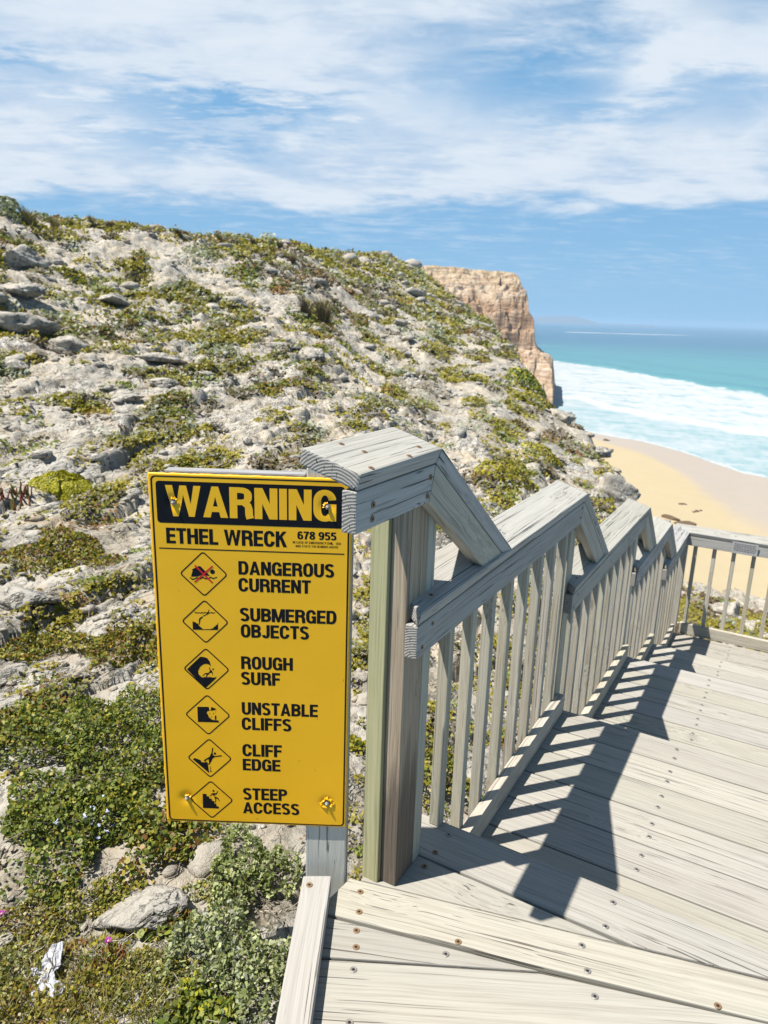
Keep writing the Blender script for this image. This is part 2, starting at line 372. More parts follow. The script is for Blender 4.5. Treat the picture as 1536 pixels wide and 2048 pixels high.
bar('joist', (-.05, .06), (-1.5, .10), (D[0]-.16, D[0]-TH-.002), M_DECK, up, 'y')
bar('joist', (-.9, -.1), (-.53, -.485), (D[0]-.16, D[0]-TH-.002), M_DECK, up, 'x')
labels = ['first lower deck platform below the upper landing striped by baluster shadows', 'second lower deck platform halfway down the walkway, lying below the first striped one',
          'short third deck platform just above the lowest landing', 'lowest landing at the far end of the walkway in front of the cross railing']
gaps = [[.262, .445, .632, .818, 1.002, 1.185, 1.365], [1.515, 1.69, 1.865, 2.04, 2.217, 2.393, 2.567, 2.737, 2.922], [3.05, 3.21, 3.37, 3.53, 3.685, 3.845, 4.035], [4.15, 4.32, 4.49, 4.66, 4.825, 4.995, 5.185, 5.375]]
starts = [.085, 1.34, 2.88, 3.99]
for i in range(4):
    z = D[i+1]; t_ = thing('deck_platform', labels[i], 'boardwalk platform', ((starts[i]+gaps[i][-1])/2, -.7, z), GRP)
    x0 = starts[i]
    for k, x1 in enumerate(gaps[i]):
        e = random.uniform(-.004, .004)
        o = plank_poly('deck_board', [(x0+g, .03), (x1-g, .03), (x1-g+e*.3, YR), (x0+g+e*.3, YR)], z, (0, -1), t_)
        if x0 > .4 or i:
            for q in (.27, .68):
                screw(o, (x0+(x1-x0)*q, -.5+random.uniform(-.003, .003), z))
        x0 = x1
    for y in (-.02, -.5, -1.0, YR+.05):
        bar('joist', (starts[i]+.01, gaps[i][-1]-.02), (y-.022, y+.022), (z-.17, z-TH-.002), M_DECK, t_, 'x')
    for y in (-.075, YR+.1):
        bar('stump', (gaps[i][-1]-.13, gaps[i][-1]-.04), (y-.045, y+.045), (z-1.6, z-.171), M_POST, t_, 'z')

# kerb beam of the upper landing
kb = [Vector((-.301, .179)), Vector((-.342, .244))]
zt, zb = D[0]+.047, D[0]+.001
kr = prism('kerb_beam', [(kb[0].x, kb[0].y, zb), (kb[1].x, kb[1].y, zb), (kb[1].x, kb[1].y, zt), (kb[0].x, kb[0].y, zt)],
           [((kb[0]+KD*1.7).x, (kb[0]+KD*1.7).y, zb), ((kb[1]+KD*1.7).x, (kb[1]+KD*1.7).y, zb), ((kb[1]+KD*1.7).x, (kb[1]+KD*1.7).y, zt), ((kb[0]+KD*1.7).x, (kb[0]+KD*1.7).y, zt)], M_DECK, bevel=.005)
tag(kr, 'long grey timber kerb lying along the landing edge from the foot of the sign post', 'kerb')
screw(kr, (-.361, .209, zt), rust=True)

# ------------------------------------------------------------------ handrails
THT, CT, CW, FH, FT = .254, .037, .146, .09, .035
ZF = [1.0169, .6181, .2055, -.1658, -.5505]; US = [-.50, -.204, 1.294, 2.859, 4.240]; UE = [-.132, 1.337, 2.982, 4.109, 5.375]; DD = [.421, 1.888, 3.449, 4.639]
sT, cT = math.sin(THT), math.cos(THT)
def cap_sec(z):     # (outward, z) corners: bottom inner, bottom outer, top outer, top inner
    bi = (0, z); ti = (-CT*sT, z+CT*cT)
    return [bi, (bi[0]+CW*cT, bi[1]+CW*sT), (ti[0]+CW*cT, ti[1]+CW*sT), ti]
def fas_sec(z): return [(0, z-FH), (FT, z-FH), (FT, z-.0015), (0, z-.0015)]
RG = 'stepped handrail sections along the boardwalk'
rl = ['topmost short handrail section whose tilted cap overlaps the corner of the warning sign', 'second handrail section from the sign, with balusters down to the first lower platform', 'third handrail section from the sign, half way down the steps', 'fourth handrail section from the sign, short and before the lowest one', 'lowest handrail section meeting the cross railing at the corner']
bases = [D[0], D[1], D[2], D[3], D[4]]
bal_x = [[], [.083+.1635*k for k in range(8)], [1.452+.163*k for k in range(9)], [3.02+.163*k for k in range(7)], [4.40+.163*k for k in range(6)]]
nos = [.115, 1.365, 2.922, 4.035, 5.375]
rails = []
for i in range(5):
    z = ZF[i]; T_ = thing('handrail', rl[i], 'handrail', (US[i], .06, bases[i]), RG); rails.append(T_)
    zti = z+CT*cT
    if i < 4:
        beta = math.atan2(ZF[i]-ZF[i+1], DD[i]-UE[i]); th = math.tan(beta/2)
        fx = lambda Y, Z, i=i, zti=zti, th=th: UE[i]+(Z-zti)*th
    else:
        fx = lambda Y, Z: UE[4]+(Y+CT*sT)
    nx = (lambda Y: US[i]) if i == 0 else (lambda Y, i=i: US[i]+max(0, min(.09, (Y-.03)*1.2)))
    cs = cap_sec(z); fs = fas_sec(z)
    cap = prism('cap_rail', [(nx(Y), Y, Z) for Y, Z in cs], [(fx(Y, Z), Y, Z) for Y, Z in cs], M_RAIL, T_, xaxis=(1, 0, 0), up=(0, -sT, cT), bevel=.005)
    fa = prism('fascia_rail', [(US[i]+(-.0 if i else .0), Y, Z) for Y, Z in fs], [(fx(Y, Z) if i < 4 else UE[4]+CT*sT+Y, Y, Z) for Y, Z in fs], M_RAIL, T_, xaxis=(1, 0, 0), bevel=.004)
    if i < 4:
        ztn = ZF[i+1]+CT*cT; cb, sb = math.cos(beta), math.sin(beta)
        def run(sec, sink=.0012):
            a = [(fx(Y, Z)+.0008, Y, Z) for Y, Z in sec]; b_ = []
            for (x, Y, Z) in a:
                zt2 = ztn+math.tan(THT)*(Y+CT*sT)-sink; L = (Z-zt2)/sb; b_.append((x+L*cb, Y, zt2))
            return a, b_
        a, b_ = run(cs); prism('drop_cap', a, b_, M_RAIL, T_, xaxis=(cb, 0, -sb), up=(sb, -sT, cb), bevel=.0035)
        fs2 = [(Y, Z) for Y, Z in fs]
        a, b_ = run(fs2); prism('drop_rail', a, b_, M_BAL, T_, xaxis=(cb, 0, -sb), bevel=.0035)
    # posts
    if i == 0:
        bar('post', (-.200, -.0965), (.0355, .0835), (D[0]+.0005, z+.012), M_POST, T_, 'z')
        bar('post_packer', (-.0955, -.047), (.0357, .0830), (D[0]+.0005, z+.011), M_POSTG, T_, 'z')
        bar('post_backing', (-.214, -.10), (.0845, .134), (D[0]-.35, z+.02), M_GREEN, T_, 'z')
        for q in ((-.435, .997-.02), (-.437, .947), (-.172, .998-.01), (-.184, .945)): screw(fa, (q[0], 0, q[1]), (0, -1, 0), True, .85)
        for q in ((-.388, .11), (-.375, .06), (-.098, .11), (-.196, .022), (-.283, -.0), (-.446, -.0)):
            screw(cap, (q[0], q[1]*1.0, zti+math.tan(THT)*(q[1]+CT*sT)), (0, -sT, cT), True, .75)
    else:
        if i >= 1 and i < 5 and i != 1:
            bar('post', (US[i]+.001, US[i]+.086), (.0358, .081), (D[i]-1.3, ZF[i-1]+.007), M_BAL, T_, 'z')
        for X in bal_x[i]:
            jy = random.uniform(-.001, .002)
            zb_ = D[0]+.001 if (i == 1 and X < .1) else D[i]-.10
            bar('baluster', (X, X+.034), (.0362+jy, .0712+jy), (zb_, z+.004), M_BAL, T_, 'z', bevel=.003)
        br = bar('bottom_rail', (nos[i-1]-.01 if i > 1 else .13, nos[i]-.035), (0.0, .0345), (D[i]+.005, D[i]+.096), M_BAL, T_, 'x')
        for dx in (.02, .035): screw(br, (nos[i]-.06+dx, 0, D[i]+.03+dx), (0, -1, 0), False, .5)
        screw(fa, (US[i]+.085, 0, z-.022), (0, -1, 0), True, .7); screw(fa, (US[i]+.03, 0, z-.066), (0, -1, 0), True, .7)
        screw(fa, (UE[i]-.045, 0, z-.02), (0, -1, 0), True, .7); screw(fa, (UE[i]-.055, 0, z-.06), (0, -1, 0), True, .7)
        screw(cap, (US[i]+.11, .02, zti+math.tan(THT)*(.02+CT*sT)), (0, -sT, cT), True, .7)
# cross railing at the end
cr = thing('handrail', 'cross railing closing the end of the lowest landing, carrying a small plaque', 'handrail', (5.4, -.8, D[4]))
xo = UE[4]+CT*sT; z = ZF[4]
cs = cap_sec(z); fs = fas_sec(z)
ny = lambda out: -CT*sT-(0-out-CT*sT)+0.0
prism('cap_rail', [(xo+o_, -CT*sT+(xo+o_-UE[4])+.0006, Z) for o_, Z in cs], [(xo+o_, YR-.1, Z) for o_, Z in cs], M_RAIL, cr, xaxis=(0, -1, 0), up=(-sT, 0, cT), bevel=.005)
prism('fascia_rail', [(xo+o_, o_-.0008, Z) for o_, Z in fs], [(xo+o_, YR-.1, Z) for o_, Z in fs], M_RAIL, cr, xaxis=(0, -1, 0), bevel=.004)
for k in range(10):
    y = -.056-.1648*k
    bar('baluster', (xo+.0362, xo+.0712), (y-.034, y), (D[4]-.1, z+.004), M_BAL, cr, 'z', bevel=.003)
bar('kick_board', (5.385, 5.43), (YR, -.034), (D[4]+.002, D[4]+.106), M_BAL, cr, 'y')
bar('post', (5.43, 5.515), (.0, .085), (D[4]-1.6, z+.0), M_BAL, cr, 'z')

# small plaque screwed to the cross rail
M_PLQ = flat_mat('plaque_white', (0.42, 0.41, 0.40), 0.45); M_INK = flat_mat('plaque_ink', (0.12, 0.10, 0.10), 0.6)
pq = prism('plaque', [(xo-.010, -.378, z-.090), (xo-.010, -.590, z-.090), (xo-.021, -.590, z+.020), (xo-.021, -.378, z+.020)],
           [(xo-.006, -.378, z-.090), (xo-.006, -.590, z-.090), (xo-.017, -.590, z+.020), (xo-.017, -.378, z+.020)], M_PLQ, None, bevel=.0008, ends=False)
tag(pq, 'small off-white plaque with faint rows of print fixed to the cross railing', 'plaque')
vs, fs_ = [], []
for r_ in range(5):
    zz = z+.002-r_*.016; x_ = xo-.0105-(zz-(z-.09))*.1-.0006
    y = -.395
    while y > -.57:
        L = random.uniform(.008, .022); b0 = len(vs)
        vs += [(x_, y, zz), (x_, y-L, zz), (x_-.0008, y-L, zz+.006), (x_-.0008, y, zz+.006)]; fs_.append((b0, b0+1, b0+2, b0+3)); y -= L+.006
ink = mesh_np('print', vs, fs_, M_INK)
pqm = pq.matrix_basis.copy(); ink.parent = pq; ink.matrix_basis = pqm.inverted()

# ------------------------------------------------------------------ warning sign
SP0 = Vector((-.2874, .1379, -.17)); ST = Vector((.4848, -.8746, 0)); SN = Vector((-.8746, -.4848, 0))
SX0, SY0 = -.48058, .03962
SW, SH = 475.0, 945.0
sg = thing('warning_sign', 'tall yellow warning sign with black lettering and six diamond hazard pictograms on a timber post', 'warning sign', (-.3, .2, D[0]))
SO = SP0+ST*SX0; SO.z = SY0
SSC = 1.027            # the sign stands a touch behind the deck edge, so a little larger and farther than first measured
SO = Vector(CAM)+(SO-Vector(CAM))*SSC; SY0 = SO.z
def sw(x, y, d=0.0):   # millimetres on the sign face -> world
    p = SO+(ST*(x/1000)+SN*(d/1000))*SSC; p.z = SY0+y/1000*SSC; return p
sgM = Matrix(((ST.x*SSC, 0, SN.x*SSC, SO.x), (ST.y*SSC, 0, SN.y*SSC, SO.y), (0, SSC, 0, SY0), (0, 0, 0, 1)))
def yellow():
    m, t, b = new_mat('sign_yellow'); tc = t.node('ShaderNodeTexCoord').outputs['Object']
    f = t.noise(tc, 3.0, 3); f2 = t.noise(tc, 90.0, 4, 0.7)
    c = t.mix(f, (0.74, 0.375, 0.003, 1), (0.80, 0.42, 0.004, 1)); c = t.mix(t.m('MULTIPLY', t.sstep(f2, 0.66, 0.72), 0.35), c, (0.42, 0.25, 0.02, 1))
    t.put(b.inputs['Base Color'], c); b.inputs['Roughness'].default_value = 0.42; b.inputs['Specular IOR Level'].default_value = 0.35
    bp = t.node('ShaderNodeBump'); bp.inputs['Strength'].default_value = 0.12; bp.inputs['Distance'].default_value = 0.002
    t.put(bp.inputs['Height'], t.noise(tc, 14, 3)); t.l.new(bp.outputs[0], b.inputs['Normal'])
    return m
def black():
    m, t, b = new_mat('sign_black'); tc = t.node('ShaderNodeTexCoord').outputs['Object']
    f2 = t.noise(tc, 130.0, 3, 0.7)
    c = t.mix(t.m('MULTIPLY', t.sstep(f2, 0.73, 0.77), 0.5), (0.006, 0.006, 0.008, 1), (0.4, 0.34, 0.2, 1))
    t.put(b.inputs['Base Color'], c); b.inputs['Roughness'].default_value = 0.5; b.inputs['Specular IOR Level'].default_value = 0.12; return m
M_Y, M_K, M_RED = yellow(), black(), flat_mat('sign_red', (0.55, 0.012, 0.012), 0.45)
def sign_obj(name, bm, mat, parent=sg):
    me = bpy.data.meshes.new(name); bm.to_mesh(me); bm.free(); me.materials.append(mat)
    o = bpy.data.objects.new(name, me); link(o, parent)
    o.matrix_basis = (Matrix.Translation(-Vector(sg.location)) @ sgM) if parent is sg else Matrix.Identity(4)
    return o
def round_rect(x0, y0, x1, y1, r, n=6):
    p = []
    for cx, cy, a0 in ((x1-r, y1-r, 0), (x0+r, y1-r, 90), (x0+r, y0+r, 180), (x1-r, y0+r, 270)):
        for k in range(n+1): a = R(a0+90*k/n); p.append((cx+r*math.cos(a), cy+r*math.sin(a)))
    return p
def add_poly(bm, pts, z0, z1):
    a = [bm.verts.new((x/1000, y/1000, z1/1000)) for x, y in pts]; f = bm.faces.new(a)
    if f.normal.z < 0: f.normal_flip()
    bmesh.ops.triangulate(bm, faces=[f]) if len(pts) > 4 else None
    b_ = [bm.verts.new((x/1000, y/1000, z0/1000)) for x, y in pts]
    for i in range(len(pts)): bm.faces.new((a[i], a[(i+1) % len(pts)], b_[(i+1) % len(pts)], b_[i]))
def add_ring(bm, o_, i_, z0, z1):
    n = len(o_); V = lambda pts, z: [bm.verts.new((x/1000, y/1000, z/1000)) for x, y in pts]
    a, b_, c, d = V(o_, z1), V(i_, z1), V(o_, z0), V(i_, z0)
    for k in range(n):
        j = (k+1) % n
        bm.faces.new((a[k], a[j], b_[j], b_[k])); bm.faces.new((c[k], c[j], a[j], a[k])); bm.faces.new((b_[k], b_[j], d[j], d[k]))
# panel, with slightly ragged edge, dented round the bolts
BOLTS = [(56.5, 875.5), (418.5, 877), (55.5, 72), (424, 71)]
NXg, NYg = 120, 236
gx, gy = np.meshgrid(np.linspace(0, SW, NXg), np.linspace(0, SH, NYg))
dz = np.zeros_like(gx)
for bx_, by_ in BOLTS:
    d_ = np.hypot(gx-bx_, gy-by_); dz -= 5.0*np.exp(-(d_/15)**2)
dz += .6*fbm(gx/160, gy/160, 2, 2)
edge = np.minimum(np.minimum(gx, SW-gx), np.minimum(gy, SH-gy))
jx = np.where(edge < 1, fbm(gx/14, gy/14, 4, 3)*1.6, 0); jy = np.where(edge < 1, fbm(gx/14, gy/14, 8, 3)*1.6, 0)
vf = np.stack([(gx+jx), (gy+jy), dz], -1).reshape(-1, 3)/1000; vb = vf.copy(); vb[:, 2] = -.006
idg = np.arange(NXg*NYg).reshape(NYg, NXg)
q = np.stack([idg[:-1, :-1], idg[:-1, 1:], idg[1:, 1:], idg[1:, :-1]], -1).reshape(-1, 4); nV = NXg*NYg
qb = q[:, ::-1]+nV
rim = np.concatenate([idg[0, :], idg[1:, -1], idg[-1, -2::-1], idg[-2:0:-1, 0]]); rn = np.roll(rim, -1)
qs = np.stack([rim, rim+nV, rn+nV, rn], -1)
panel = mesh_np('sign_panel', np.concatenate([vf, vb]), np.concatenate([q, qb, qs]), M_Y, sg, smooth=False)
panel.matrix_basis = Matrix.Translation(-Vector(sg.location)) @ sgM
def dents(o):          # let the printing follow the dented sheet
    for v in o.data.vertices:
        x, y = v.co.x*1000, v.co.y*1000; s_ = 0
        for bx_, by_ in BOLTS: s_ -= 5.0*math.exp(-(math.hypot(x-bx_, y-by_)/15)**2)
        s_ += .6*float(fbm(np.array(x/160), np.array(y/160), 2, 2)); v.co.z += s_/1000
def subdiv(bm, mx=6.0):
    for _ in range(7):
        es = [e for e in bm.edges if e.calc_length() > mx/1000]
        if not es: break
        bmesh.ops.subdivide_edges(bm, edges=es, cuts=1, use_grid_fill=False)
        bmesh.ops.triangulate(bm, faces=[f for f in bm.faces if len(f.verts) > 4])
H0, H1 = .04, .25
bm = bmesh.new(); add_ring(bm, round_rect(5.4, 1.8+.6, 470.5, 939, 11), round_rect(9.4, 4.9+.6, 466.5, 935.8, 8.5), H0, H1); subdiv(bm, 40); dents(sign_obj('border_line', bm, M_K, panel))
bm = bmesh.new(); add_poly(bm, [(17.6, 760.4), (459.5, 760.4), (459.5, 763.2), (17.6, 763.2)], H0, H1); subdiv(bm, 30); dents(sign_obj('rule_line', bm, M_K, panel))
# header block: grid so that it follows the dents
hx, hy = np.meshgrid(np.linspace(17, 458.5, 111), np.linspace(825, 926.5, 28))
rr_ = 8.0
cxh = np.clip(hx, 17+rr_, 458.5-rr_); cyh = np.clip(hy, 825+rr_, 926.5-rr_); dd_ = np.hypot(hx-cxh, hy-cyh); sc_ = np.where(dd_ > rr_, rr_/np.maximum(dd_, 1e-6), 1)
hx = cxh+(hx-cxh)*sc_; hy = cyh+(hy-cyh)*sc_
idh = np.arange(hx.size).reshape(hx.shape)
qh = np.stack([idh[:-1, :-1], idh[:-1, 1:], idh[1:, 1:], idh[1:, :-1]], -1).reshape(-1, 4)
hd = mesh_np('header_block', np.stack([hx, hy, np.full_like(hx, H1)], -1).reshape(-1, 3)/1000, qh, M_K, panel); dents(hd)
# condensed bold grotesque drawn stroke by stroke (unit cap height)
TV, TU = .222, .178            # thickness of upright and level strokes
def _arc(cx, cy, rx, ry, a0, a1, n=14, ex=2.5):
    p = []
    for k in range(n+1):
        a = R(a0+(a1-a0)*k/n); c, s = math.cos(a), math.sin(a)
        p.append((cx+rx*math.copysign(abs(c)**(2/ex), c), cy+ry*math.copysign(abs(s)**(2/ex), s)))
    return p
def _bowl(w, y0, y1, x0=0):     # right hand half loop starting and ending on the stem side
    r = min(.30, (y1-y0)*.5); mid = w-.30
    return [(x0, y1-TU/2)]+_arc(max(x0+.05, w-TV/2-.24), (y0+y1)/2, .24, (y1-y0-TU)/2, 90, -90, 12, 2.6)+[(x0, y0+TU/2)]
def _ring(w, y0=0., y1=1., a0=0, a1=360, n=36, sh=.31):
    out = []; rx, b_, t_ = w/2-TV/2, y0+TU/2-.012, y1-TU/2+.012; ry = min(sh, (t_-b_)/2)
    for k in range(n+1):
        a = R(a0+(a1-a0)*k/n); c, s = math.cos(a), math.sin(a); c2, s2 = math.copysign(abs(c)**.92, c), math.copysign(abs(s)**.92, s)
        out.append((w/2+rx*c2, (t_-ry if s > 0 else b_+ry)+ry*s2 if abs(s) > 1e-6 else (b_+t_)/2))
    return out
def _glyphs():
    w = .66; h = TV/2; u = TU/2; G = {}
    st = lambda x: ('s', [(x, 0), (x, 1)]); bar_ = lambda x0, x1, y: ('s', [(x0, y), (x1, y)]); P = lambda *q: ('p', list(q))
    G['I'] = (TV, [st(h)]); G['L'] = (.54, [st(h), bar_(h, .54, u)]); G['T'] = (.60, [st(.30), bar_(0, .60, 1-u)])
    G['E'] = (.57, [st(h), bar_(h, .57, u), bar_(h, .57, 1-u), bar_(h, .54, .51)]); G['F'] = (.55, [st(h), bar_(h, .55, 1-u), bar_(h, .52, .50)])
    G['H'] = (w, [st(h), st(w-h), bar_(h, w-h, .51)]); G['N'] = (w, [st(h), st(w-h), P((.02, 1), (.235, 1), (w-.02, 0), (w-.235, 0))])
    G['M'] = (.84, [st(.095), st(.745), P((.0, 1), (.26, 1), (.50, .0), (.345, 0)), P((.84, 1), (.58, 1), (.34, .0), (.495, 0))])
    G['A'] = (.72, [P((0, 0), (.215, 0), (.43, 1), (.265, 1)), P((.72, 0), (.505, 0), (.29, 1), (.455, 1)), bar_(.16, .56, .27)])
    G['V'] = (.70, [P((0, 1), (.22, 1), (.42, 0), (.27, 0)), P((.70, 1), (.48, 1), (.28, 0), (.43, 0))])
    G['W'] = (1.02, [P((0, 1), (.205, 1), (.36, 0), (.20, 0)), P((.415, 1), (.575, 1), (.36, 0), (.22, 0)), P((.445, 1), (.605, 1), (.80, 0), (.66, 0)), P((1.02, 1), (.815, 1), (.66, 0), (.82, 0))])
    G['K'] = (.68, [st(h), P((.16, .36), (.16, .62), (.43, 1), (.66, 1)), P((.25, .52), (.41, .66), (.69, 0), (.45, 0))])
    O = _ring(w)
    G['O'] = (w, [('c', O[:-1])]); G['0'] = (.58, [('c', _ring(.58)[:-1])])
    G['C'] = (w, [('s', _ring(w, 0, 1, 8, 352, 34))])
    G['G'] = (w, [('s', _ring(w, 0, 1, 10, 318, 32)), P((w-.17, 0), (w, 0), (w, .52), (w-TV, .52), (w-TV, .18)), bar_(.36, w, .46)])
    G['U'] = (w, [('s', [(h, 1), (h, .34)]+_arc(w/2, .34, w/2-h, .34-u+.012, 180, 360, 16, 2.15)+[(w-h, .34), (w-h, 1)])])
    G['J'] = (.54, [('s', [(.54-h, 1), (.54-h, .30)]+_arc(.27, .30, .27-h, .30-u+.012, 0, -168, 14, 2.5))])
    G['D'] = (w, [st(h), ('s', [(h, 1-u)]+[(w*.42, 1-u)]+[q for q in _ring(w, 0, 1, 84, -84, 20, .36)]+[(w*.42, u), (h, u)])])
    G['P'] = (.63, [st(h), ('s', _bowl(.63, .42, 1, h))]); G['B'] = (.66, [st(h), ('s', _bowl(.64, .455, 1, h)), ('s', _bowl(.66, 0, .58, h))])
    G['R'] = (.67, [st(h), ('s', _bowl(.65, .43, 1, h)), ('s', [(.42, .50), (.53, .42), (.555, .3), (.56, .12), (.59, 0)])])
    S_ = _arc(.31, .735, .31-h, .265-u+.012, 20, 205, 14, 2.3)+[(.19, .60), (.31, .525), (.45, .455)]+_arc(.31, .265, .31-h, .265-u+.012, 25, -160, 16, 2.3)
    G['S'] = (.62, [('s', S_)]); G['Y'] = (.66, [('s', [(.33, 0), (.33, .45)]), P((0, 1), (.22, 1), (.43, .42), (.235, .36)), P((.66, 1), (.44, 1), (.23, .42), (.425, .36))])
    n6 = [('c', _arc(.29, .32, .29-h*.9, .32-u+.01, 0, 360, 26, 2.4)[:-1]), ('s', _arc(.29, .5, .29-h*.9, .5-u+.01, 40, 200, 18, 2.5))]
    G['6'] = (.58, n6); G['9'] = (.58, [(k, [(.58-x, 1-y) for x, y in p]) for k, p in n6])
    G['7'] = (.56, [bar_(0, .56, 1-u), ('s', [(.47, .92), (.33, .62), (.245, .3), (.22, 0)])])
    G['8'] = (.58, [('c', _arc(.29, .755, .275-h*.9, .245-u+.01, 0, 360, 24, 2.3)[:-1]), ('c', _arc(.29, .275, .29-h*.9, .275-u+.01, 0, 360, 24, 2.3)[:-1])])
    G['5'] = (.58, [bar_(.09, .54, 1-u), ('s', [(.16, .98), (.11, .50)]), ('s', [(.12, .56), (.2, .60)]+_arc(.29, .32, .29-h*.9, .32-u+.01, 80, -155, 18, 2.4))])
    return G
GLY_B = _glyphs()
TV, TU = .15, .135
GLY_S = _glyphs()
TV, TU = .222, .178
def _sweep(bm, pts, closed, ox, z, sx, sy, x0, y0):
    n = len(pts); L, Rt = [], []
    for i in range(n):
        a = pts[(i-1) % n] if (closed or i > 0) else pts[i]; b_ = pts[(i+1) % n] if (closed or i < n-1) else pts[i]
        dx, dy = b_[0]-a[0], b_[1]-a[1]; l_ = math.hypot(dx, dy) or 1; nx, ny = -dy/l_, dx/l_
        t_ = .5*math.sqrt((nx*TV)**2+(ny*TU)**2)
        for lst, s_ in ((L, 1), (Rt, -1)): lst.append(bm.verts.new(((x0+(ox+pts[i][0]+nx*t_*s_)*sx)/1000, (y0+(pts[i][1]+ny*t_*s_)*sy)/1000, z)))
    for i in range(n if closed else n-1):
        j = (i+1) % n; bm.faces.new((L[i], Rt[i], Rt[j], L[j]))
def text_bm(s_, x0, y0, x1, y1, z, gapw=.05):
    global TV, TU
    small = y1-y0 < 8; GLY = GLY_S if small else GLY_B; TV, TU = (.15, .135) if small else (.222, .178)
    tot = 0
    for i, ch in enumerate(s_): tot += (.30 if ch == ' ' else GLY[ch][0])+(gapw if i < len(s_)-1 and ch != ' ' else 0)
    sx, sy = (x1-x0)/tot, (y1-y0); bm = bmesh.new(); ox = 0; k = 0
    for ch in s_:
        if ch == ' ': ox += .30; continue
        for kind, p in GLY[ch][1]:
            zz = (z+k % 7*.003)/1000; k += 1
            if kind == 'p': bm.faces.new([bm.verts.new(((x0+(ox+x)*sx)/1000, (y0+y*sy)/1000, zz)) for x, y in p])
            else: _sweep(bm, p, kind == 'c', ox, zz, sx, sy, x0, y0)
        ox += GLY[ch][0]+gapw
    for f in bm.faces:
        f.normal_update()
        if f.normal.z < 0: f.normal_flip()
    return bm
TX = [('WARNING', 39, 842, 439, 917, 1), ('ETHEL WRECK', 36, 774.5, 323, 813.3, 0), ('678 955', 348, 795.6, 440, 815.1, 0), ('IN CASE OF EMERGENCY DIAL   000', 337, 785, 451, 790.6, 0), ('AND STATE THE NUMBER ABOVE', 343, 776, 445, 781.4, 0),
      ('DANGEROUS', 206, 701.7, 436, 735.9, 0), ('CURRENT', 205, 658.4, 380, 692.7, 0), ('SUBMERGED', 207, 581, 443, 615.9, 0), ('OBJECTS', 208, 537.6, 376, 572.5, 0), ('ROUGH', 207, 451.6, 336, 486.3, 0), ('SURF', 206, 408.5, 304, 443.8, 0),
      ('UNSTABLE', 206, 324.6, 399, 359.6, 0), ('CLIFFS', 205, 281, 332, 316.1, 0), ('CLIFF', 205, 204, 307, 239.4, 0), ('EDGE', 205, 161.8, 303, 196, 0), ('STEEP', 204, 73.4, 320, 108.7, 0), ('ACCESS', 203, 31.8, 352, 65.8, 0)]
for s_, x0, y0, x1, y1, yel in TX:
    small = y1-y0 < 8
    bm = text_bm(s_, x0, y0, x1, y1, H1+.22 if yel else H1, .09 if small else .05)
    if yel: bmesh.ops.triangulate(bm, faces=bm.faces); subdiv(bm, 9)
    dents(sign_obj('lettering', bm, M_Y if yel else M_K, panel))
bm = bmesh.new(); add_poly(bm, [(427.8, 790.2), (429.2, 791), (430, 789.3), (429.6, 788.6), (430.6, 786.6), (431.6, 786.9), (432.6, 785.4), (431.2, 784.3), (429.4, 785.6), (428, 788.2)], H0, H1); sign_obj('phone_symbol', bm, M_K, panel)
DIA = [(122, 699.5), (121.3, 575.5), (120, 447.5), (119, 319.5), (119.7, 194), (120, 69.5)]
def diamond(cx, cy, h, r, n=5):
    p = []; k = h-r*math.sqrt(2)
    for i, (dx, dy) in enumerate(((1, 0), (0, 1), (-1, 0), (0, -1))):
        for j in range(n+1): a = R(-45+90*i+90*j/n); p.append((cx+dx*k+r*math.cos(a), cy+dy*k+r*math.sin(a)))
    return p
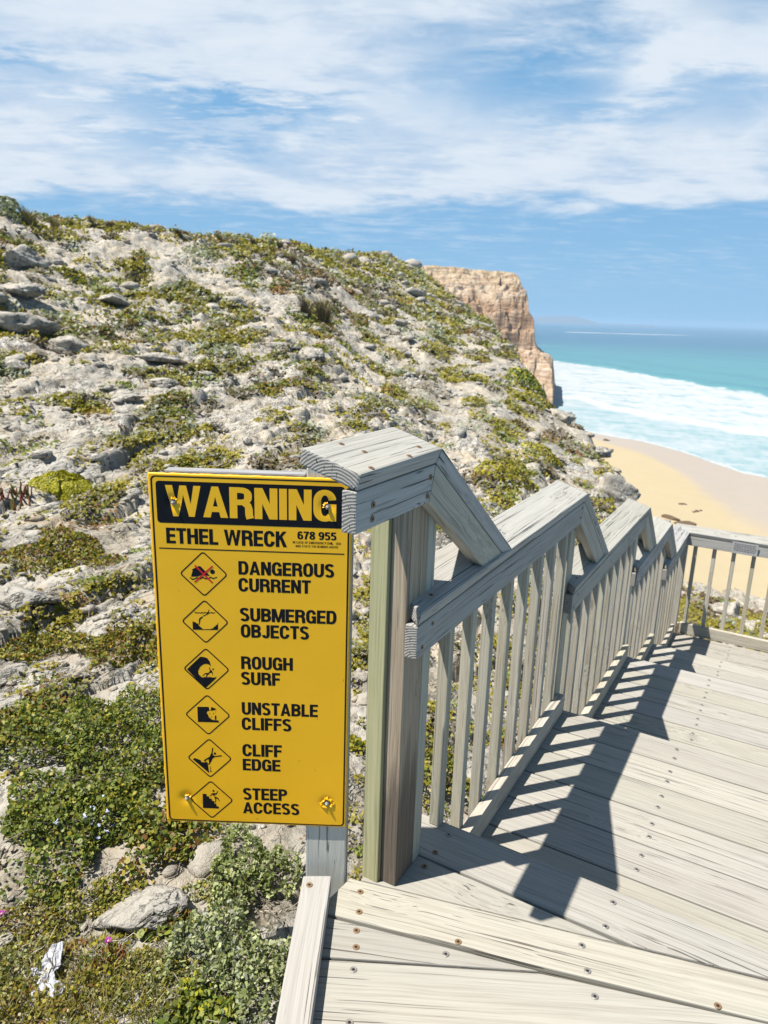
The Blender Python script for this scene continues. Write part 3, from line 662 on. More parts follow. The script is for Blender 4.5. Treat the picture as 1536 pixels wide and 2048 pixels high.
PICS = {'swimmer':[[(94.0,710.5),(95.5,707.5),(98.0,707.0),(113.5,713.0),(121.0,705.5),(114.0,703.0),(91.5,694.0),(91.5,692.0),(107.5,692.5),(114.0,696.0),(137.0,695.5),(115.0,719.0),(110.0,719.5)],[(87.5,689.5),(89.5,690.5),(93.5,687.0),(99.0,687.5),(104.5,691.0),(109.0,690.0),(113.0,688.5),(119.5,693.0),(125.5,689.5),(131.0,689.5),(138.5,693.5),(145.0,690.5),(153.5,694.0),(154.5,692.0),(144.5,687.5),(138.5,690.5),(131.0,686.5),(125.0,686.5),(119.5,689.5),(113.0,685.5),(108.0,687.0),(104.5,688.0),(99.0,684.5),(93.5,683.5)]],
'diver':[[(94.5,601.5),(97.5,599.5),(101.0,600.5),(103.5,598.5),(107.5,600.5),(110.5,598.5),(113.5,601.0),(117.0,599.0),(120.0,601.0),(125.0,600.0),(130.0,602.0),(133.5,599.5),(138.0,602.0),(141.0,600.0),(147.0,602.0),(143.5,598.5),(140.5,598.0),(137.0,599.5),(133.5,598.0),(129.0,597.5),(125.0,598.0),(120.0,599.0),(117.0,597.0),(113.5,598.5),(110.5,596.5),(107.0,598.5),(103.5,596.5),(100.0,598.0),(97.5,597.0)],[(131.5,608.5),(132.5,607.5),(129.5,596.0),(122.5,592.5),(117.5,589.0),(116.5,591.5),(125.0,596.0),(128.0,599.5)],[(115.0,590.0),(116.0,587.0),(110.0,581.5),(107.0,567.5),(105.0,566.5),(106.0,582.0),(108.5,585.5)],[(90.0,575.5),(94.0,574.5),(95.5,572.5),(98.0,574.0),(99.0,570.5),(103.0,570.5),(104.5,565.5),(108.5,562.0),(115.5,555.5),(133.0,556.5),(140.5,559.5),(143.0,563.5),(146.5,565.0),(147.5,568.0),(151.0,569.0),(152.0,574.0),(153.0,574.0),(152.0,555.0),(90.0,553.5)]],
'wave':[[(71.0,445.5),(105.5,481.0),(114.5,480.5),(122.5,478.0),(128.5,469.5),(131.5,456.0),(127.0,460.5),(119.5,462.5),(112.0,460.0),(104.5,453.5),(99.0,442.0),(99.5,433.0),(106.0,426.0),(109.0,424.0),(115.5,426.0),(119.0,424.5),(127.5,426.5),(134.0,425.0),(140.5,425.5),(144.5,428.0),(142.0,422.0),(115.5,394.5)],[(127.5,454.0),(128.5,453.5),(128.5,449.0),(133.0,444.5),(135.0,440.0),(135.5,431.0),(134.5,431.0),(133.5,438.0),(130.0,437.5),(127.5,438.0),(126.0,433.5),(122.5,432.0),(120.0,425.0),(117.5,425.5),(119.5,432.0),(117.0,434.5),(110.0,428.0),(109.0,429.0),(116.0,436.5),(124.5,437.5),(129.5,444.5),(126.5,448.5)]],
'crumbling':[[(93.0,341.5),(122.0,342.5),(124.0,331.5),(119.0,330.5),(116.0,325.0),(119.5,320.5),(122.0,312.5),(129.0,306.5),(136.5,305.0),(145.5,305.0),(147.5,299.0),(93.0,298.5)],[(128.5,342.5),(141.5,337.5),(137.0,334.0),(126.5,331.5)],[(123.5,325.5),(125.5,324.5),(124.0,321.5)],[(132.5,326.0),(134.5,325.5),(133.0,321.0)],[(139.0,330.0),(140.5,331.0),(139.0,325.5)],[(126.5,316.0),(129.0,315.0),(127.0,312.0)],[(137.0,318.0),(139.5,319.0),(141.0,316.0),(140.0,306.0),(139.0,306.0),(138.5,310.0),(138.0,306.0),(136.5,306.0)]],
'falling':[[(76.0,188.5),(80.5,193.0),(96.0,187.0),(97.5,181.5),(106.5,181.0),(113.5,182.0),(117.0,149.5)],[(103.5,187.0),(119.0,198.0),(125.0,211.0),(127.0,225.5),(130.0,223.5),(127.5,210.0),(128.5,203.5),(133.0,200.5),(149.5,204.0),(152.0,201.5),(150.5,200.5),(134.0,198.0),(127.0,193.0),(123.5,184.5),(118.5,175.0),(115.5,174.0),(115.0,176.5),(117.5,180.0),(116.5,191.0),(108.0,186.5),(110.5,184.0),(108.5,182.0)]],
'stairs':[[(97.5,86.5),(108.0,86.0),(108.0,79.5),(114.5,79.0),(114.5,73.0),(121.0,72.0),(121.5,66.0),(127.5,65.5),(128.0,58.0),(132.5,57.0),(133.5,50.0),(139.0,49.0),(139.0,43.0),(97.0,43.0)],[(116.5,80.5),(123.0,89.5),(133.5,90.0),(137.0,97.0),(138.5,96.0),(134.5,86.0),(130.5,86.5),(131.0,82.5),(125.5,81.5),(124.0,86.0),(118.0,79.5)],[(127.5,79.5),(133.0,78.5),(138.5,75.0),(143.0,64.0),(141.0,65.5),(136.5,72.5),(133.0,74.0),(131.5,61.0),(129.5,60.0),(130.5,70.0)]]}
circ = lambda x, y, r: [(x+r*math.cos(R(k*30)), y+r*math.sin(R(k*30))) for k in range(12)]
PICS['swimmer'].append(circ(143.3, 706.1, 5.9)); PICS['wave'].append(circ(136.6, 448, 2.3)); PICS['falling'] += [circ(133.5, 208, 3.4), circ(120.3, 167.6, 1.5), circ(120.5, 162, 1.7), circ(121.2, 155.5, 2.3)]; PICS['stairs'].append(circ(126.4, 96.4, 2.9))
for (cx, cy), (k, polys) in zip(DIA, PICS.items()):
    bm = bmesh.new(); add_ring(bm, diamond(cx, cy, 58.8, 8), diamond(cx, cy, 54.6, 6), H0, H1)
    for p in polys: add_poly(bm, p, H0, H1)
    if k == 'stairs': subdiv(bm, 12)
    dents(sign_obj('pictogram', bm, M_K, panel))
bm = bmesh.new()
for p in ([(100.0,719.5),(102.5,722.5),(144.0,679.0),(141.0,676.5)], [(142.5,722.0),(145.5,719.0),(101.0,677.0),(98.0,679.5)]): add_poly(bm, p, H1, H1+.15 if p[0][0] < 120 else H1+.25)
dents(sign_obj('red_cross', bm, M_RED, panel))
M_SCUFF = flat_mat('scuff', (0.16, 0.10, 0.02), 0.8)
for (sx1, sy1, ln, an) in ((398, 318, 7, 60), (393, 170, 8, -70), (352, 196, 6, 15), (300, 95, 4, 20), (95, 62, 14, -85), (462, 430, 9, 75), (240, 15, 8, 5), (60, 655, 5, 80)):
    bm = bmesh.new(); ux_, uy_ = math.cos(R(an)), math.sin(R(an)); w1 = random.uniform(.4, 1.0)
    add_poly(bm, [(sx1-ux_*ln/2, sy1-uy_*ln/2), (sx1+uy_*w1, sy1-ux_*w1), (sx1+ux_*ln/2, sy1+uy_*ln/2), (sx1-uy_*w1*.6, sy1+ux_*w1*.6)], .02, .16); dents(sign_obj('scuff', bm, M_SCUFF, panel))
# bolts
M_BOLT = flat_mat('bolt_steel', (0.33, 0.32, 0.30), 0.65, 0.5)
for bx_, by_ in BOLTS:
    bm = bmesh.new()
    bmesh.ops.create_cone(bm, cap_ends=True, segments=14, radius1=.0066, radius2=.0066, depth=.0025, matrix=Matrix.Translation((bx_/1000, by_/1000, -.002)))
    bmesh.ops.create_cone(bm, cap_ends=True, segments=6, radius1=.0052, radius2=.0044, depth=.0055, matrix=Matrix.Translation((bx_/1000, by_/1000, .0025)))
    bmesh.ops.create_uvsphere(bm, u_segments=10, v_segments=6, radius=.0034, matrix=Matrix.Translation((bx_/1000, by_/1000, .0056)))
    sign_obj('bolt', bm, M_BOLT, sg)
# torn lip of the sheet round the lower right bolt, lifted flaps by the others
for (bx_, by_), k, rad in ((BOLTS[3], 17, 17), (BOLTS[2], 5, 12), (BOLTS[0], 6, 12), (BOLTS[1], 5, 11)):
    bm = bmesh.new(); ring = []; n_ = 26 if k > 8 else 9
    for j in range(n_+(0 if k > 8 else 1)):
        a = 2*math.pi*j/n_ if k > 8 else R(20+100*j/n_+(0 if bx_ < 200 else 70))
        r0 = rad*.45*random.uniform(.9, 1.1); r1 = rad*random.uniform(.8, 1.3); zz = random.uniform(1.0, 4.5)
        ring.append([bm.verts.new(((bx_+q0*math.cos(a))/1000, (by_+q0*math.sin(a))/1000, q2/1000)) for q0, q2 in ((r0, -3.2), ((r0+r1)/2, zz), (r1, random.uniform(.2, 1.0)))])
    m_ = len(ring)
    for j in range(m_ if k > 8 else m_-1):
        A_, B__ = ring[j], ring[(j+1) % m_]
        for q in range(2): bm.faces.new((A_[q], A_[q+1], B__[q+1], B__[q]))
    bmesh.ops.recalc_face_normals(bm, faces=bm.faces)
    bmesh.ops.solidify(bm, geom=list(bm.faces), thickness=.0006)
    sign_obj('torn_edge', bm, M_Y, panel)
# timber behind the sheet
def signbar(name, x, y, d, mat, axis):
    (x0, x1), (y0, y1), (d0, d1) = x, y, d
    if axis == 'v':
        qq = [(x0, d0), (x1, d0), (x1, d1), (x0, d1)]; return prism(name, [sw(a, y0, b) for a, b in qq], [sw(a, y1, b) for a, b in qq], mat, sg, up=SN, bevel=.004)
    qq = [(y0, d0), (y1, d0), (y1, d1), (y0, d1)]; return prism(name, [sw(x0, a, b) for a, b in qq], [sw(x1, a, b) for a, b in qq], mat, sg, bevel=.004)
signbar('post', (368, 476.5), (-600, 968), (-97, -8), M_SIGNP, 'v')
signbar('batten', (36, 366), (845, 951), (-44, -8), M_BATT, 'h')
signbar('batten', (36, 366), (40, 110), (-44, -8), M_BATT, 'h')

# ------------------------------------------------------------------ hillside
# columns: bearing (degrees), then ground profile as (distance, height) pairs
HC = [(95, [(.5,-.36),(3,-.36),(6.5,-.3),(11,0),(16,.9),(24,3.2),(36,6.6),(70,9.5),(160,12)]),
 (66, [(.5,-.36),(3,-.36),(6.5,-.38),(11,-.05),(15,.6),(21,1.9),(29,4.3),(36,6.6),(60,8.8),(160,12)]),
 (57.06, [(.5,-.36),(3,-.38),(6.5,-.40),(11,-.05),(14.5,.48),(19,1.35),(27,3.5),(35,6.3),(42,6.9),(70,8.2),(160,10)]),
 (47.33, [(.5,-.36),(3,-.40),(6.5,-.42),(11.5,-.12),(16,.48),(22,1.35),(31,3.0),(43,6.55),(52,7.0),(80,8.2),(160,10)]),
 (36.43, [(.5,-.38),(1.6,-.40),(3,-.5),(7,-.5),(13,-.2),(20,.42),(28,1.35),(40,3.3),(57,6.9),(68,7.3),(100,9),(160,10)]),
 (30.05, [(.5,-.42),(1.6,-.46),(3,-.6),(5,-.7),(8,-.72),(13,-.6),(21,-.3),(28,.15),(42,1.35),(60,3.75),(88,8.6),(100,8.8),(160,10)]),
 (27.3, [(.5,-.45),(1.6,-.5),(3,-.7),(8,-.85),(14,-.9),(22,-.7),(35,.1),(52,1.35),(70,3.6),(92,6.8),(104,7.2),(130,6),(160,3)]),
 (25.02, [(.5,-.5),(1.6,-.55),(3,-.78),(5,-.9),(8,-.98),(14,-1.15),(23,-1.2),(42,-.4),(62,1.35),(82,3.75),(90,3.6),(105,-4),(130,-19),(160,-24)]),
 (23.2, [(.5,-.5),(3,-.82),(8,-1.1),(14,-1.25),(24,-1.25),(44,-.7),(62,.7),(74,1.75),(80,1.5),(95,-6),(115,-19),(160,-24)]),
 (21.25, [(.5,-.5),(3,-.88),(5,-1.05),(9,-1.2),(15.5,-1.4),(25,-1.38),(45,-1.0),(68,.15),(73,-.3),(84,-10),(100,-20),(160,-24)]),
 (19.4, [(.5,-.5),(3,-.95),(5,-1.15),(9,-1.35),(15,-1.6),(25,-1.75),(40,-1.5),(54,-1.3),(59,-2.2),(68,-11),(85,-20),(160,-24)]),
 (17.56, [(.5,-.55),(3,-1.0),(5,-1.25),(9.5,-1.4),(14,-1.65),(22,-2.05),(42,-2.35),(46,-3.1),(55,-11),(75,-20),(160,-24)]),
 (15.7, [(.5,-.55),(3,-1.05),(5,-1.35),(10,-1.6),(16,-2.1),(24,-2.5),(32,-2.95),(36,-4),(50,-12.5),(70,-20),(160,-24)]),
 (13.5, [(.5,-.6),(3,-1.1),(5,-1.45),(11,-1.85),(18,-2.4),(30,-3.1),(33,-4.0),(45,-12),(60,-19),(160,-24)]),
 (10.7, [(.5,-.6),(3,-1.15),(5,-1.65),(7,-1.95),(12.5,-2.25),(21,-2.75),(23,-3.3),(26,-7),(38,-13.5),(56,-18),(160,-24)]),
 (9.9, [(.5,-.6),(3,-1.15),(5,-1.7),(7,-2.1),(12,-2.6),(14.5,-3.0),(18,-5.2),(26,-9.5),(42,-14.5),(58,-18),(160,-24)]),
 (8.8, [(.5,-.6),(3,-1.2),(5,-1.8),(7,-2.25),(9,-2.8),(13,-4.5),(25,-9.2),(45,-15),(60,-18),(160,-24)]),
 (5.54, [(.5,-.6),(3,-1.2),(6,-2.05),(8,-2.55),(10,-3.2),(14,-4.7),(22,-7.4),(40,-12.9),(60,-17.6),(75,-20),(160,-24)]),
 (2.87, [(.5,-.6),(3,-1.2),(6,-2.1),(8,-2.7),(10,-3.4),(14,-5.0),(22,-7.8),(40,-13.2),(60,-17.9),(75,-20),(160,-24)]),
 (-5, [(.5,-.6),(3,-1.2),(6,-2.1),(8,-2.8),(12,-4.4),(22,-8),(40,-13.5),(60,-18),(75,-20),(160,-24)]),
 (-25, [(.5,-.6),(3,-1.1),(6,-2.0),(8,-2.8),(12,-4.4),(22,-8),(40,-13.5),(60,-18),(75,-20),(160,-24)]),
 (-50, [(.5,-.6),(3,-1.0),(6,-1.8),(12,-4),(22,-7),(40,-12),(60,-17),(75,-19),(160,-23)])]
NA, NR = 420, 240
TA = np.linspace(-50, 95, NA); TL = np.linspace(math.log(.5), math.log(160), NR)
_az = np.array([c[0] for c in HC][::-1]); _tab = np.stack([np.interp(TL, np.log([p[0] for p in c[1]]), [p[1] for p in c[1]]) for c in HC][::-1])
TZ = np.stack([np.interp(TA, _az, _tab[:, j]) for j in range(NR)], 1)
def blur(a, s, ax):
    k = np.exp(-.5*(np.arange(-3*s, 3*s+1)/s)**2); k /= k.sum(); p = [(0, 0)]*2; p[ax] = (3*s, 3*s)
    return np.apply_along_axis(lambda v: np.convolve(v, k, 'valid'), ax, np.pad(a, p, mode='edge'))
TZ = blur(blur(TZ, 1, 0), 1, 1)
def base_h(x, y):
    dx, dy = x-CAM[0], y-CAM[1]; r = np.maximum(np.hypot(dx, dy), .5); a = np.degrees(np.arctan2(dy, dx))
    fa = np.clip((a+50)/145*(NA-1), 0, NA-1.001); fl = np.clip((np.log(r)-TL[0])/(TL[-1]-TL[0])*(NR-1), 0, NR-1.001)
    i, j = fa.astype(int), fl.astype(int); u, v = fa-i, fl-j
    return (TZ[i, j]*(1-u)+TZ[i+1, j]*u)*(1-v)+(TZ[i, j+1]*(1-u)+TZ[i+1, j+1]*u)*v, r, a
# slope-following axes: s runs along the contour of the hill (bearing ~ 20 deg), t up the slope
_c, _s = math.cos(R(18)), math.sin(R(18))
def st(x, y): return x*_c+y*_s, -x*_s+y*_c
def in_walk(x, y):      # 1 under the boardwalk and its posts
    m1 = sm(x, -1.6, -.9)*(1-sm(y, .05, .40))
    return np.where(x < 6.2, m1, m1*(1-sm(x, 6.2, 7.2)))
_wr = np.random.default_rng(17).random((4, 65536))
def worley(x, y, seed=0):
    """cell noise: distance to the border, and three random numbers of the nearest cell with the offset to it"""
    xi = np.floor(x).astype(np.int64); yi = np.floor(y).astype(np.int64)
    b1 = np.full(x.shape, 9.); b2 = np.full(x.shape, 9.); r1 = np.zeros(x.shape); r2 = np.zeros(x.shape); ox = np.zeros(x.shape); oy = np.zeros(x.shape)
    for dx in (-1, 0, 1):
        for dy in (-1, 0, 1):
            h = ((xi+dx)*73856093 ^ (yi+dy)*19349663 ^ seed*83492791) & 65535
            px = xi+dx+_wr[0, h]; py = yi+dy+_wr[1, h]; d = np.hypot(px-x, py-y); n = d < b1
            b2 = np.where(n, b1, np.minimum(b2, d)); r1 = np.where(n, _wr[2, h], r1); r2 = np.where(n, _wr[3, h], r2); ox = np.where(n, x-px, ox); oy = np.where(n, y-py, oy); b1 = np.where(n, d, b1)
    return b2-b1, r1, r2, ox, oy
def blocks(s, t, a, b_, seed):
    w1 = fbm(s/a*.9, t/b_*.9, seed, 2)*.35; w2 = fbm(s/a*.9, t/b_*.9, seed+3, 2)*.35
    e, r1, r2, ox, oy = worley(s/a+w1, t/b_+w2, seed)
    return (r1-.5)+(r2-.5)*ox*1.3-oy*.55-.55*(1-sm(e, .0, .14))
def rock_mask(x, y):
    s, t = st(x, y)
    return fbm(s/2.6, t/1.2, 21, 4)
def ground(x, y, detail=True):
    x = np.asarray(x, float); y = np.asarray(y, float)
    h, r, a = base_h(x, y); s, t = st(x, y)
    far = sm(r, 4, 30)
    n = fbm(s/3.2, t/1.5, 1, 3)*(.12+.17*far)-.10*far
    led = fbm(s/3.6, t/1.1, 31, 3)*3.6; led = (np.floor(led)+sm(led-np.floor(led), .28, .62))/3.6      # broken ledges
    n = n+led*(.15+.12*far)*sm(r, 2.0, 8)
    rk = fbm(s/.9, t/.5, 5, 4); n = n+(np.abs(rk)-.28)*(.07+.05*far)*sm(r, 1.2, 5)
    n = n+(blocks(s, t, 1.5, .62, 5)*(.10+.07*far)*sm(fbm(s/4, t/2, 47, 2), -.25, .2)+blocks(s, t, .52, .30, 9)*(.042+.03*far))*sm(r, 1.6, 5)
    if detail:
        n = n+fbm(s/.28, t/.2, 9, 4)*(.03+.03*far)*sm(r, .8, 2.5)
        n = n+(fbm(x/.09, y/.09, 12, 3)*.010)*(1-sm(r, 4, 9))
        pit = fbm(x/.16, y/.12, 41, 3); n = n-sm(pit, .30, .55)*.05*sm(r, 1.5, 4)
    n = n-(.84+.45*sm(a, 36, 57))*sm(r, 12, 34)*sm(a, 26, 31)*(.62+.38*sm(a, 34, 58))+.021*np.clip(r, 0, 70)*sm(a, 9.5, 12)*(1-sm(a, 22, 26))*sm(r, 12, 20)
    damp = 1-.92*in_walk(x, y)
    edge = sm(np.abs(a-14), 10, 22)          # keep the brow over the beach tidy
    damp = damp*np.where((r > 16) & (a < 27) & (a > 8), .35+.65*edge, 1)
    z = h+n*damp-.03
    return z
def pix_dir(px, py):
    px = np.asarray(px, float); py = np.asarray(py, float)
    d = CF[None, :]+CR[None, :]*((px-768)/FPX)[:, None]-CU[None, :]*((py-1024)/FPX)[:, None]
    return d/np.linalg.norm(d, axis=1, keepdims=True)
TT = np.exp(np.linspace(math.log(.6), math.log(150), 520))
def hit(px, py):
    d = pix_dir(np.atleast_1d(px), np.atleast_1d(py)); out = np.full((len(d), 3), np.nan)
    P = CAM[None, None, :]+d[:, None, :]*TT[None, :, None]
    below = P[..., 2] < ground(P[..., 0], P[..., 1])
    k = below.argmax(1); ok = below.any(1)
    out[ok] = P[np.arange(len(d)), k][ok]
    out[ok, 2] = ground(out[ok, 0], out[ok, 1]); return out
def veg_mask(x, y, r):
    s, t = st(x, y); sc = 1+.05*np.minimum(r, 40)
    v = fbm(s/(1.15*sc), t/(.42*sc), 61, 4, .55)+.45*fbm(s/(.42*sc), t/(.26*sc), 71, 3)
    return v
# polar mesh, fine inside the view
aA = np.concatenate([np.linspace(-46, -1, 45, endpoint=False), np.linspace(-1, 61, 500, endpoint=False), np.linspace(61, 92, 36)])
rL = np.exp(np.linspace(math.log(.62), math.log(150), 1300))
AA, RR_ = np.meshgrid(np.radians(aA), rL, indexing='ij')
GX, GY = CAM[0]+RR_*np.cos(AA), CAM[1]+RR_*np.sin(AA)
GZ = ground(GX, GY)
na, nr = AA.shape
ids = np.arange(na*nr).reshape(na, nr)
Q = np.stack([ids[:-1, :-1], ids[:-1, 1:], ids[1:, 1:], ids[1:, :-1]], -1).reshape(-1, 4)
VM = veg_mask(GX, GY, RR_)
tint = np.stack([sm(VM, -.05, .22), sm(fbm(GX/2.2, GY/2.2, 81, 3), -.15, .35), sm(fbm(GX/.8, GY/.8, 91, 4), .0, .4)], -1).reshape(-1, 3)
def rock_mat(name, hill=True):
    m, t, b = new_mat(name)
    P = t.node('ShaderNodeTexCoord').outputs['Object']
    P2 = P
    n1 = t.noise(P, 1.3, 6, 0.62); n2 = t.noise(P, 6.0, 9, 0.72, 0.3); n3 = t.noise(P, 42.0, 6, 0.7); n4 = t.noise(P, 2.7, 5, 0.6, 0.6)
    c = t.ramp(n1, [(0.30, (0.285, 0.245, 0.19)), (0.46, (0.40, 0.368, 0.315)), (0.60, (0.345, 0.325, 0.29)), (0.74, (0.47, 0.445, 0.40))])
    c = t.mix(t.m('MULTIPLY', t.sstep(n4, 0.52, 0.72), 0.55), c, (0.37, 0.245, 0.125, 1))            # ochre iron stain
    c = t.mix(t.m('MULTIPLY', t.sstep(n2, 0.515, 0.62), 0.62), c, (0.19, 0.185, 0.175, 1))           # grey lichen crust
    c = t.mix(t.m('MULTIPLY', t.sstep(n2, 0.30, 0.41, 1.0, 0.0), 0.65), c, (0.60, 0.58, 0.545, 1))     # bleached patches
    pv = t.vor(t.vm('ADD', P, t.vm('MULTIPLY', t.node('ShaderNodeTexNoise', Scale=6.0).outputs[1], (0.12, 0.12, 0.12))), 11.0)
    pits = t.m('MULTIPLY', t.sstep(pv, 0.08, 0.20, 1.0, 0.0), t.sstep(t.noise(P, 3.1, 3), 0.48, 0.62))
    c = t.mix(t.m('MULTIPLY', pits, 0.85), c, (0.045, 0.038, 0.03, 1))
    rl_ = t.node('ShaderNodeMapping'); t.put(rl_.inputs['Vector'], P); rl_.inputs['Rotation'].default_value = (0, 0, R(-18)); rl_.inputs['Scale'].default_value = (1.0, 2.2, 2.2)
    ridge = lambda sc, w_, dd: t.sstep(t.m('ABSOLUTE', t.m('SUBTRACT', t.noise(rl_.outputs[0], sc, dd, 0.6, 0.3), 0.5)), 0.0, w_, 1.0, 0.0)
    cr1 = t.m('MULTIPLY', ridge(1.1, 0.016, 5), t.sstep(n4, 0.42, 0.54)); cr2 = t.m('MULTIPLY', ridge(3.6, 0.026, 5), t.sstep(n1, 0.40, 0.52))
    crk = t.m('MAXIMUM', cr1, t.m('MULTIPLY', cr2, 0.9))
    c = t.mix(t.m('MULTIPLY', crk, 0.85), c, (0.06, 0.064, 0.05, 1))
    dk = t.m('MULTIPLY', t.sstep(n3, 0.57, 0.66), t.sstep(n2, 0.40, 0.56))
    c = t.mix(t.m('MULTIPLY', dk, 0.7), c, (0.085, 0.076, 0.064, 1))
    if hill:
        a = t.node('ShaderNodeVertexColor', layer_name='Col'); sp = t.node('ShaderNodeSeparateColor'); t.l.new(a.outputs[0], sp.inputs[0])
        sand = t.mix(n3, (0.40, 0.335, 0.24, 1), (0.49, 0.42, 0.315, 1))
        c = t.mix(t.m('MULTIPLY', sp.outputs[1], t.sstep(n2, 0.44, 0.58)), c, sand)
        soil = t.mix(t.sstep(n3, 0.40, 0.60), (0.10, 0.082, 0.055, 1), (0.33, 0.285, 0.215, 1))
        c = t.mix(t.m('MULTIPLY', sp.outputs[0], 0.62), c, soil)
    t.put(b.inputs['Base Color'], c); b.inputs['Roughness'].default_value = 0.95; b.inputs['Specular IOR Level'].default_value = 0.1
    h = t.m('SUBTRACT', t.m('ADD', t.m('MULTIPLY', n2, 1.5), t.m('MULTIPLY', n3, 0.5)), t.m('ADD', t.m('MULTIPLY', pits, 0.7), t.m('MULTIPLY', crk, 0.8)))
    bp = t.node('ShaderNodeBump'); bp.inputs['Strength'].default_value = 0.75; bp.inputs['Distance'].default_value = 0.04
    t.put(bp.inputs['Height'], h); t.l.new(bp.outputs[0], b.inputs['Normal'])
    return m
M_HILL, M_ROCK = rock_mat('hillside_limestone'), rock_mat('boulder_limestone', False)
hill = struct(mesh_np('hillside', np.stack([GX, GY, GZ], -1).reshape(-1, 3), Q, M_HILL, col=tint, smooth=True))

# ------------------------------------------------------------------ sea and beach
SEA = -19.0
WL_A = np.array([-50, -5, 2.87, 5.54, 8.8, 10.6, 13.5, 17.6, 30, 60]); WL_R = np.array([85, 106, 114.5, 122, 132.5, 137, 141, 152, 165, 165])
FO_A = np.array([-50, -5, 2.1, 6.5, 10, 13.6, 17.3, 20, 60]); FO_R = np.array([200, 235, 260, 286, 317, 361, 391, 400, 400])
B2_A = np.array([-50, -5, 1.6, 6, 9.6, 13.3, 15, 60]); B2_R = np.array([120, 150, 164, 173, 181, 197, 214, 225])
def polar(a0, a1, n, r0, r1, m, power=None):
    a = np.linspace(a0, a1, n); r = np.exp(np.linspace(math.log(r0), math.log(r1), m)); A, Rr2 = np.meshgrid(a, r, indexing='ij')
    idx = np.arange(n*m).reshape(n, m)
    return A, Rr2, CAM[0]+Rr2*np.cos(np.radians(A)), CAM[1]+Rr2*np.sin(np.radians(A)), np.stack([idx[:-1, :-1], idx[:-1, 1:], idx[1:, 1:], idx[1:, :-1]], -1).reshape(-1, 4)
A, Rr2, bx, by = (lambda q: (q[0], q[1], q[2], q[3]))(pol := polar(-48, 40, 240, 36, 185, 240)); bq = pol[4]
rw = np.interp(A, WL_A, WL_R)+fbm(A/3, A*0, 3, 3)*3
hb = SEA+np.clip((rw-Rr2)*.033, -3, 3.2)+fbm(bx/9, by/9, 7, 4)*.10*sm(rw-Rr2, 8, 30)
wet_w = np.interp(A, [-50, 0, 2.9, 6, 9, 13.5, 18, 60], [42, 38, 34, 27, 18, 8, 5, 5])
wet = 1-sm(rw-Rr2+fbm(bx/14, by/14, 5, 3)*3, wet_w*.72, wet_w*1.12)
def beach_mat():
    m, t, b = new_mat('beach_sand'); P = t.node('ShaderNodeTexCoord').outputs['Object']
    a = t.node('ShaderNodeVertexColor', layer_name='Col'); sp = t.node('ShaderNodeSeparateColor'); t.l.new(a.outputs[0], sp.inputs[0])
    n = t.noise(P, 0.35, 5); n2 = t.noise(P, 3.0, 4)
    dry = t.mix(n, (0.325, 0.265, 0.165, 1), (0.365, 0.302, 0.195, 1)); dry = t.mix(t.m('MULTIPLY', n2, 0.3), dry, (0.31, 0.245, 0.135, 1))
    wetc = t.mix(n, (0.295, 0.245, 0.192, 1), (0.325, 0.272, 0.215, 1))
    t.put(b.inputs['Base Color'], t.mix(sp.outputs[0], dry, wetc)); t.put(b.inputs['Roughness'], t.m('SUBTRACT', 0.9, t.m('MULTIPLY', sp.outputs[0], 0.5)))
    b.inputs['Specular IOR Level'].default_value = 0.2
    return m
struct(mesh_np('beach', np.stack([bx, by, hb], -1).reshape(-1, 3), bq, beach_mat(), col=np.stack([wet, wet, wet], -1).reshape(-1, 3), smooth=True))
A, Rr2, sx_, sy_, sq = polar(-60, 75, 520, 70, 40000, 620)
rw = np.interp(A, WL_A, WL_R)+fbm(A/3, A*0, 3, 3)*3; rf = np.interp(A, FO_A, FO_R); r2 = np.interp(A, B2_A, B2_R)
wig = fbm(A/1.7, np.log(Rr2)*9, 13, 5); wig2 = fbm(A/.5, np.log(Rr2)*30, 17, 5); streak = fbm(A/3.2, np.log(Rr2)*55, 19, 5)
swell = fbm(A/14, np.log(Rr2)*14, 23, 3)
edge_o = rf*(1+.045*wig+.022*wig2)
f_main = (1-sm(Rr2, edge_o*.965, edge_o*1.018))*sm(Rr2, r2*(1+.04*wig+.02*wig2)*.84, r2*(1+.04*wig+.02*wig2)*1.04)
f_main = f_main*(.80+.34*streak+.22*wig2+.1*wig)
f_in = .67+.10*wig2+.13*streak+.06*wig+.30*np.exp(-((Rr2/(r2*.97*(1+.03*wig))-1)/.02)**2)
inner = 1-sm(Rr2, r2*1.02, r2*1.15)
lace = np.exp(-((Rr2-rw-1.6-1.2*wig)/1.1)**2)
foam = np.maximum(f_main, np.maximum(inner*np.clip(f_in, 0, 1), lace*.95))
halo = np.exp(-((Rr2/edge_o-1.03)/.03)**2)*np.clip(.25+.8*wig2, 0, 1)*.5
foam = np.maximum(foam, halo)
# second breaker behind the brow and the long line far out
lf = np.exp(-((Rr2/np.interp(A, [8, 14, 19, 24], [560, 600, 640, 680])-1)/.045)**2)*sm(A, 12.5, 17.5)*np.clip(.42+.7*streak+.3*wig, 0, 1)
dfar = 1505*(1+np.interp(A, [6, 18], [.035, -.075]))
lfar = np.exp(-((Rr2/dfar-1)/(.022*(1+.5*wig)))**2)*sm(A, 7.0, 8.4)*(1-sm(A, 16.2, 16.6))*(.85+.5*wig2)*1.25
lsm = np.exp(-((Rr2/1180-1)/.02)**2)*sm(A, 16.5, 18.5)*np.clip(.1+1.2*wig2, 0, 1)
foam = np.clip(np.maximum.reduce([foam, lf*.75, lfar, lsm*.8]), 0, 1)
turq = (1-sm(Rr2+60*wig, 330, 900))*.9+.12*streak+.20*np.clip(swell, -1, 1)*(1-sm(Rr2, 900, 2500))
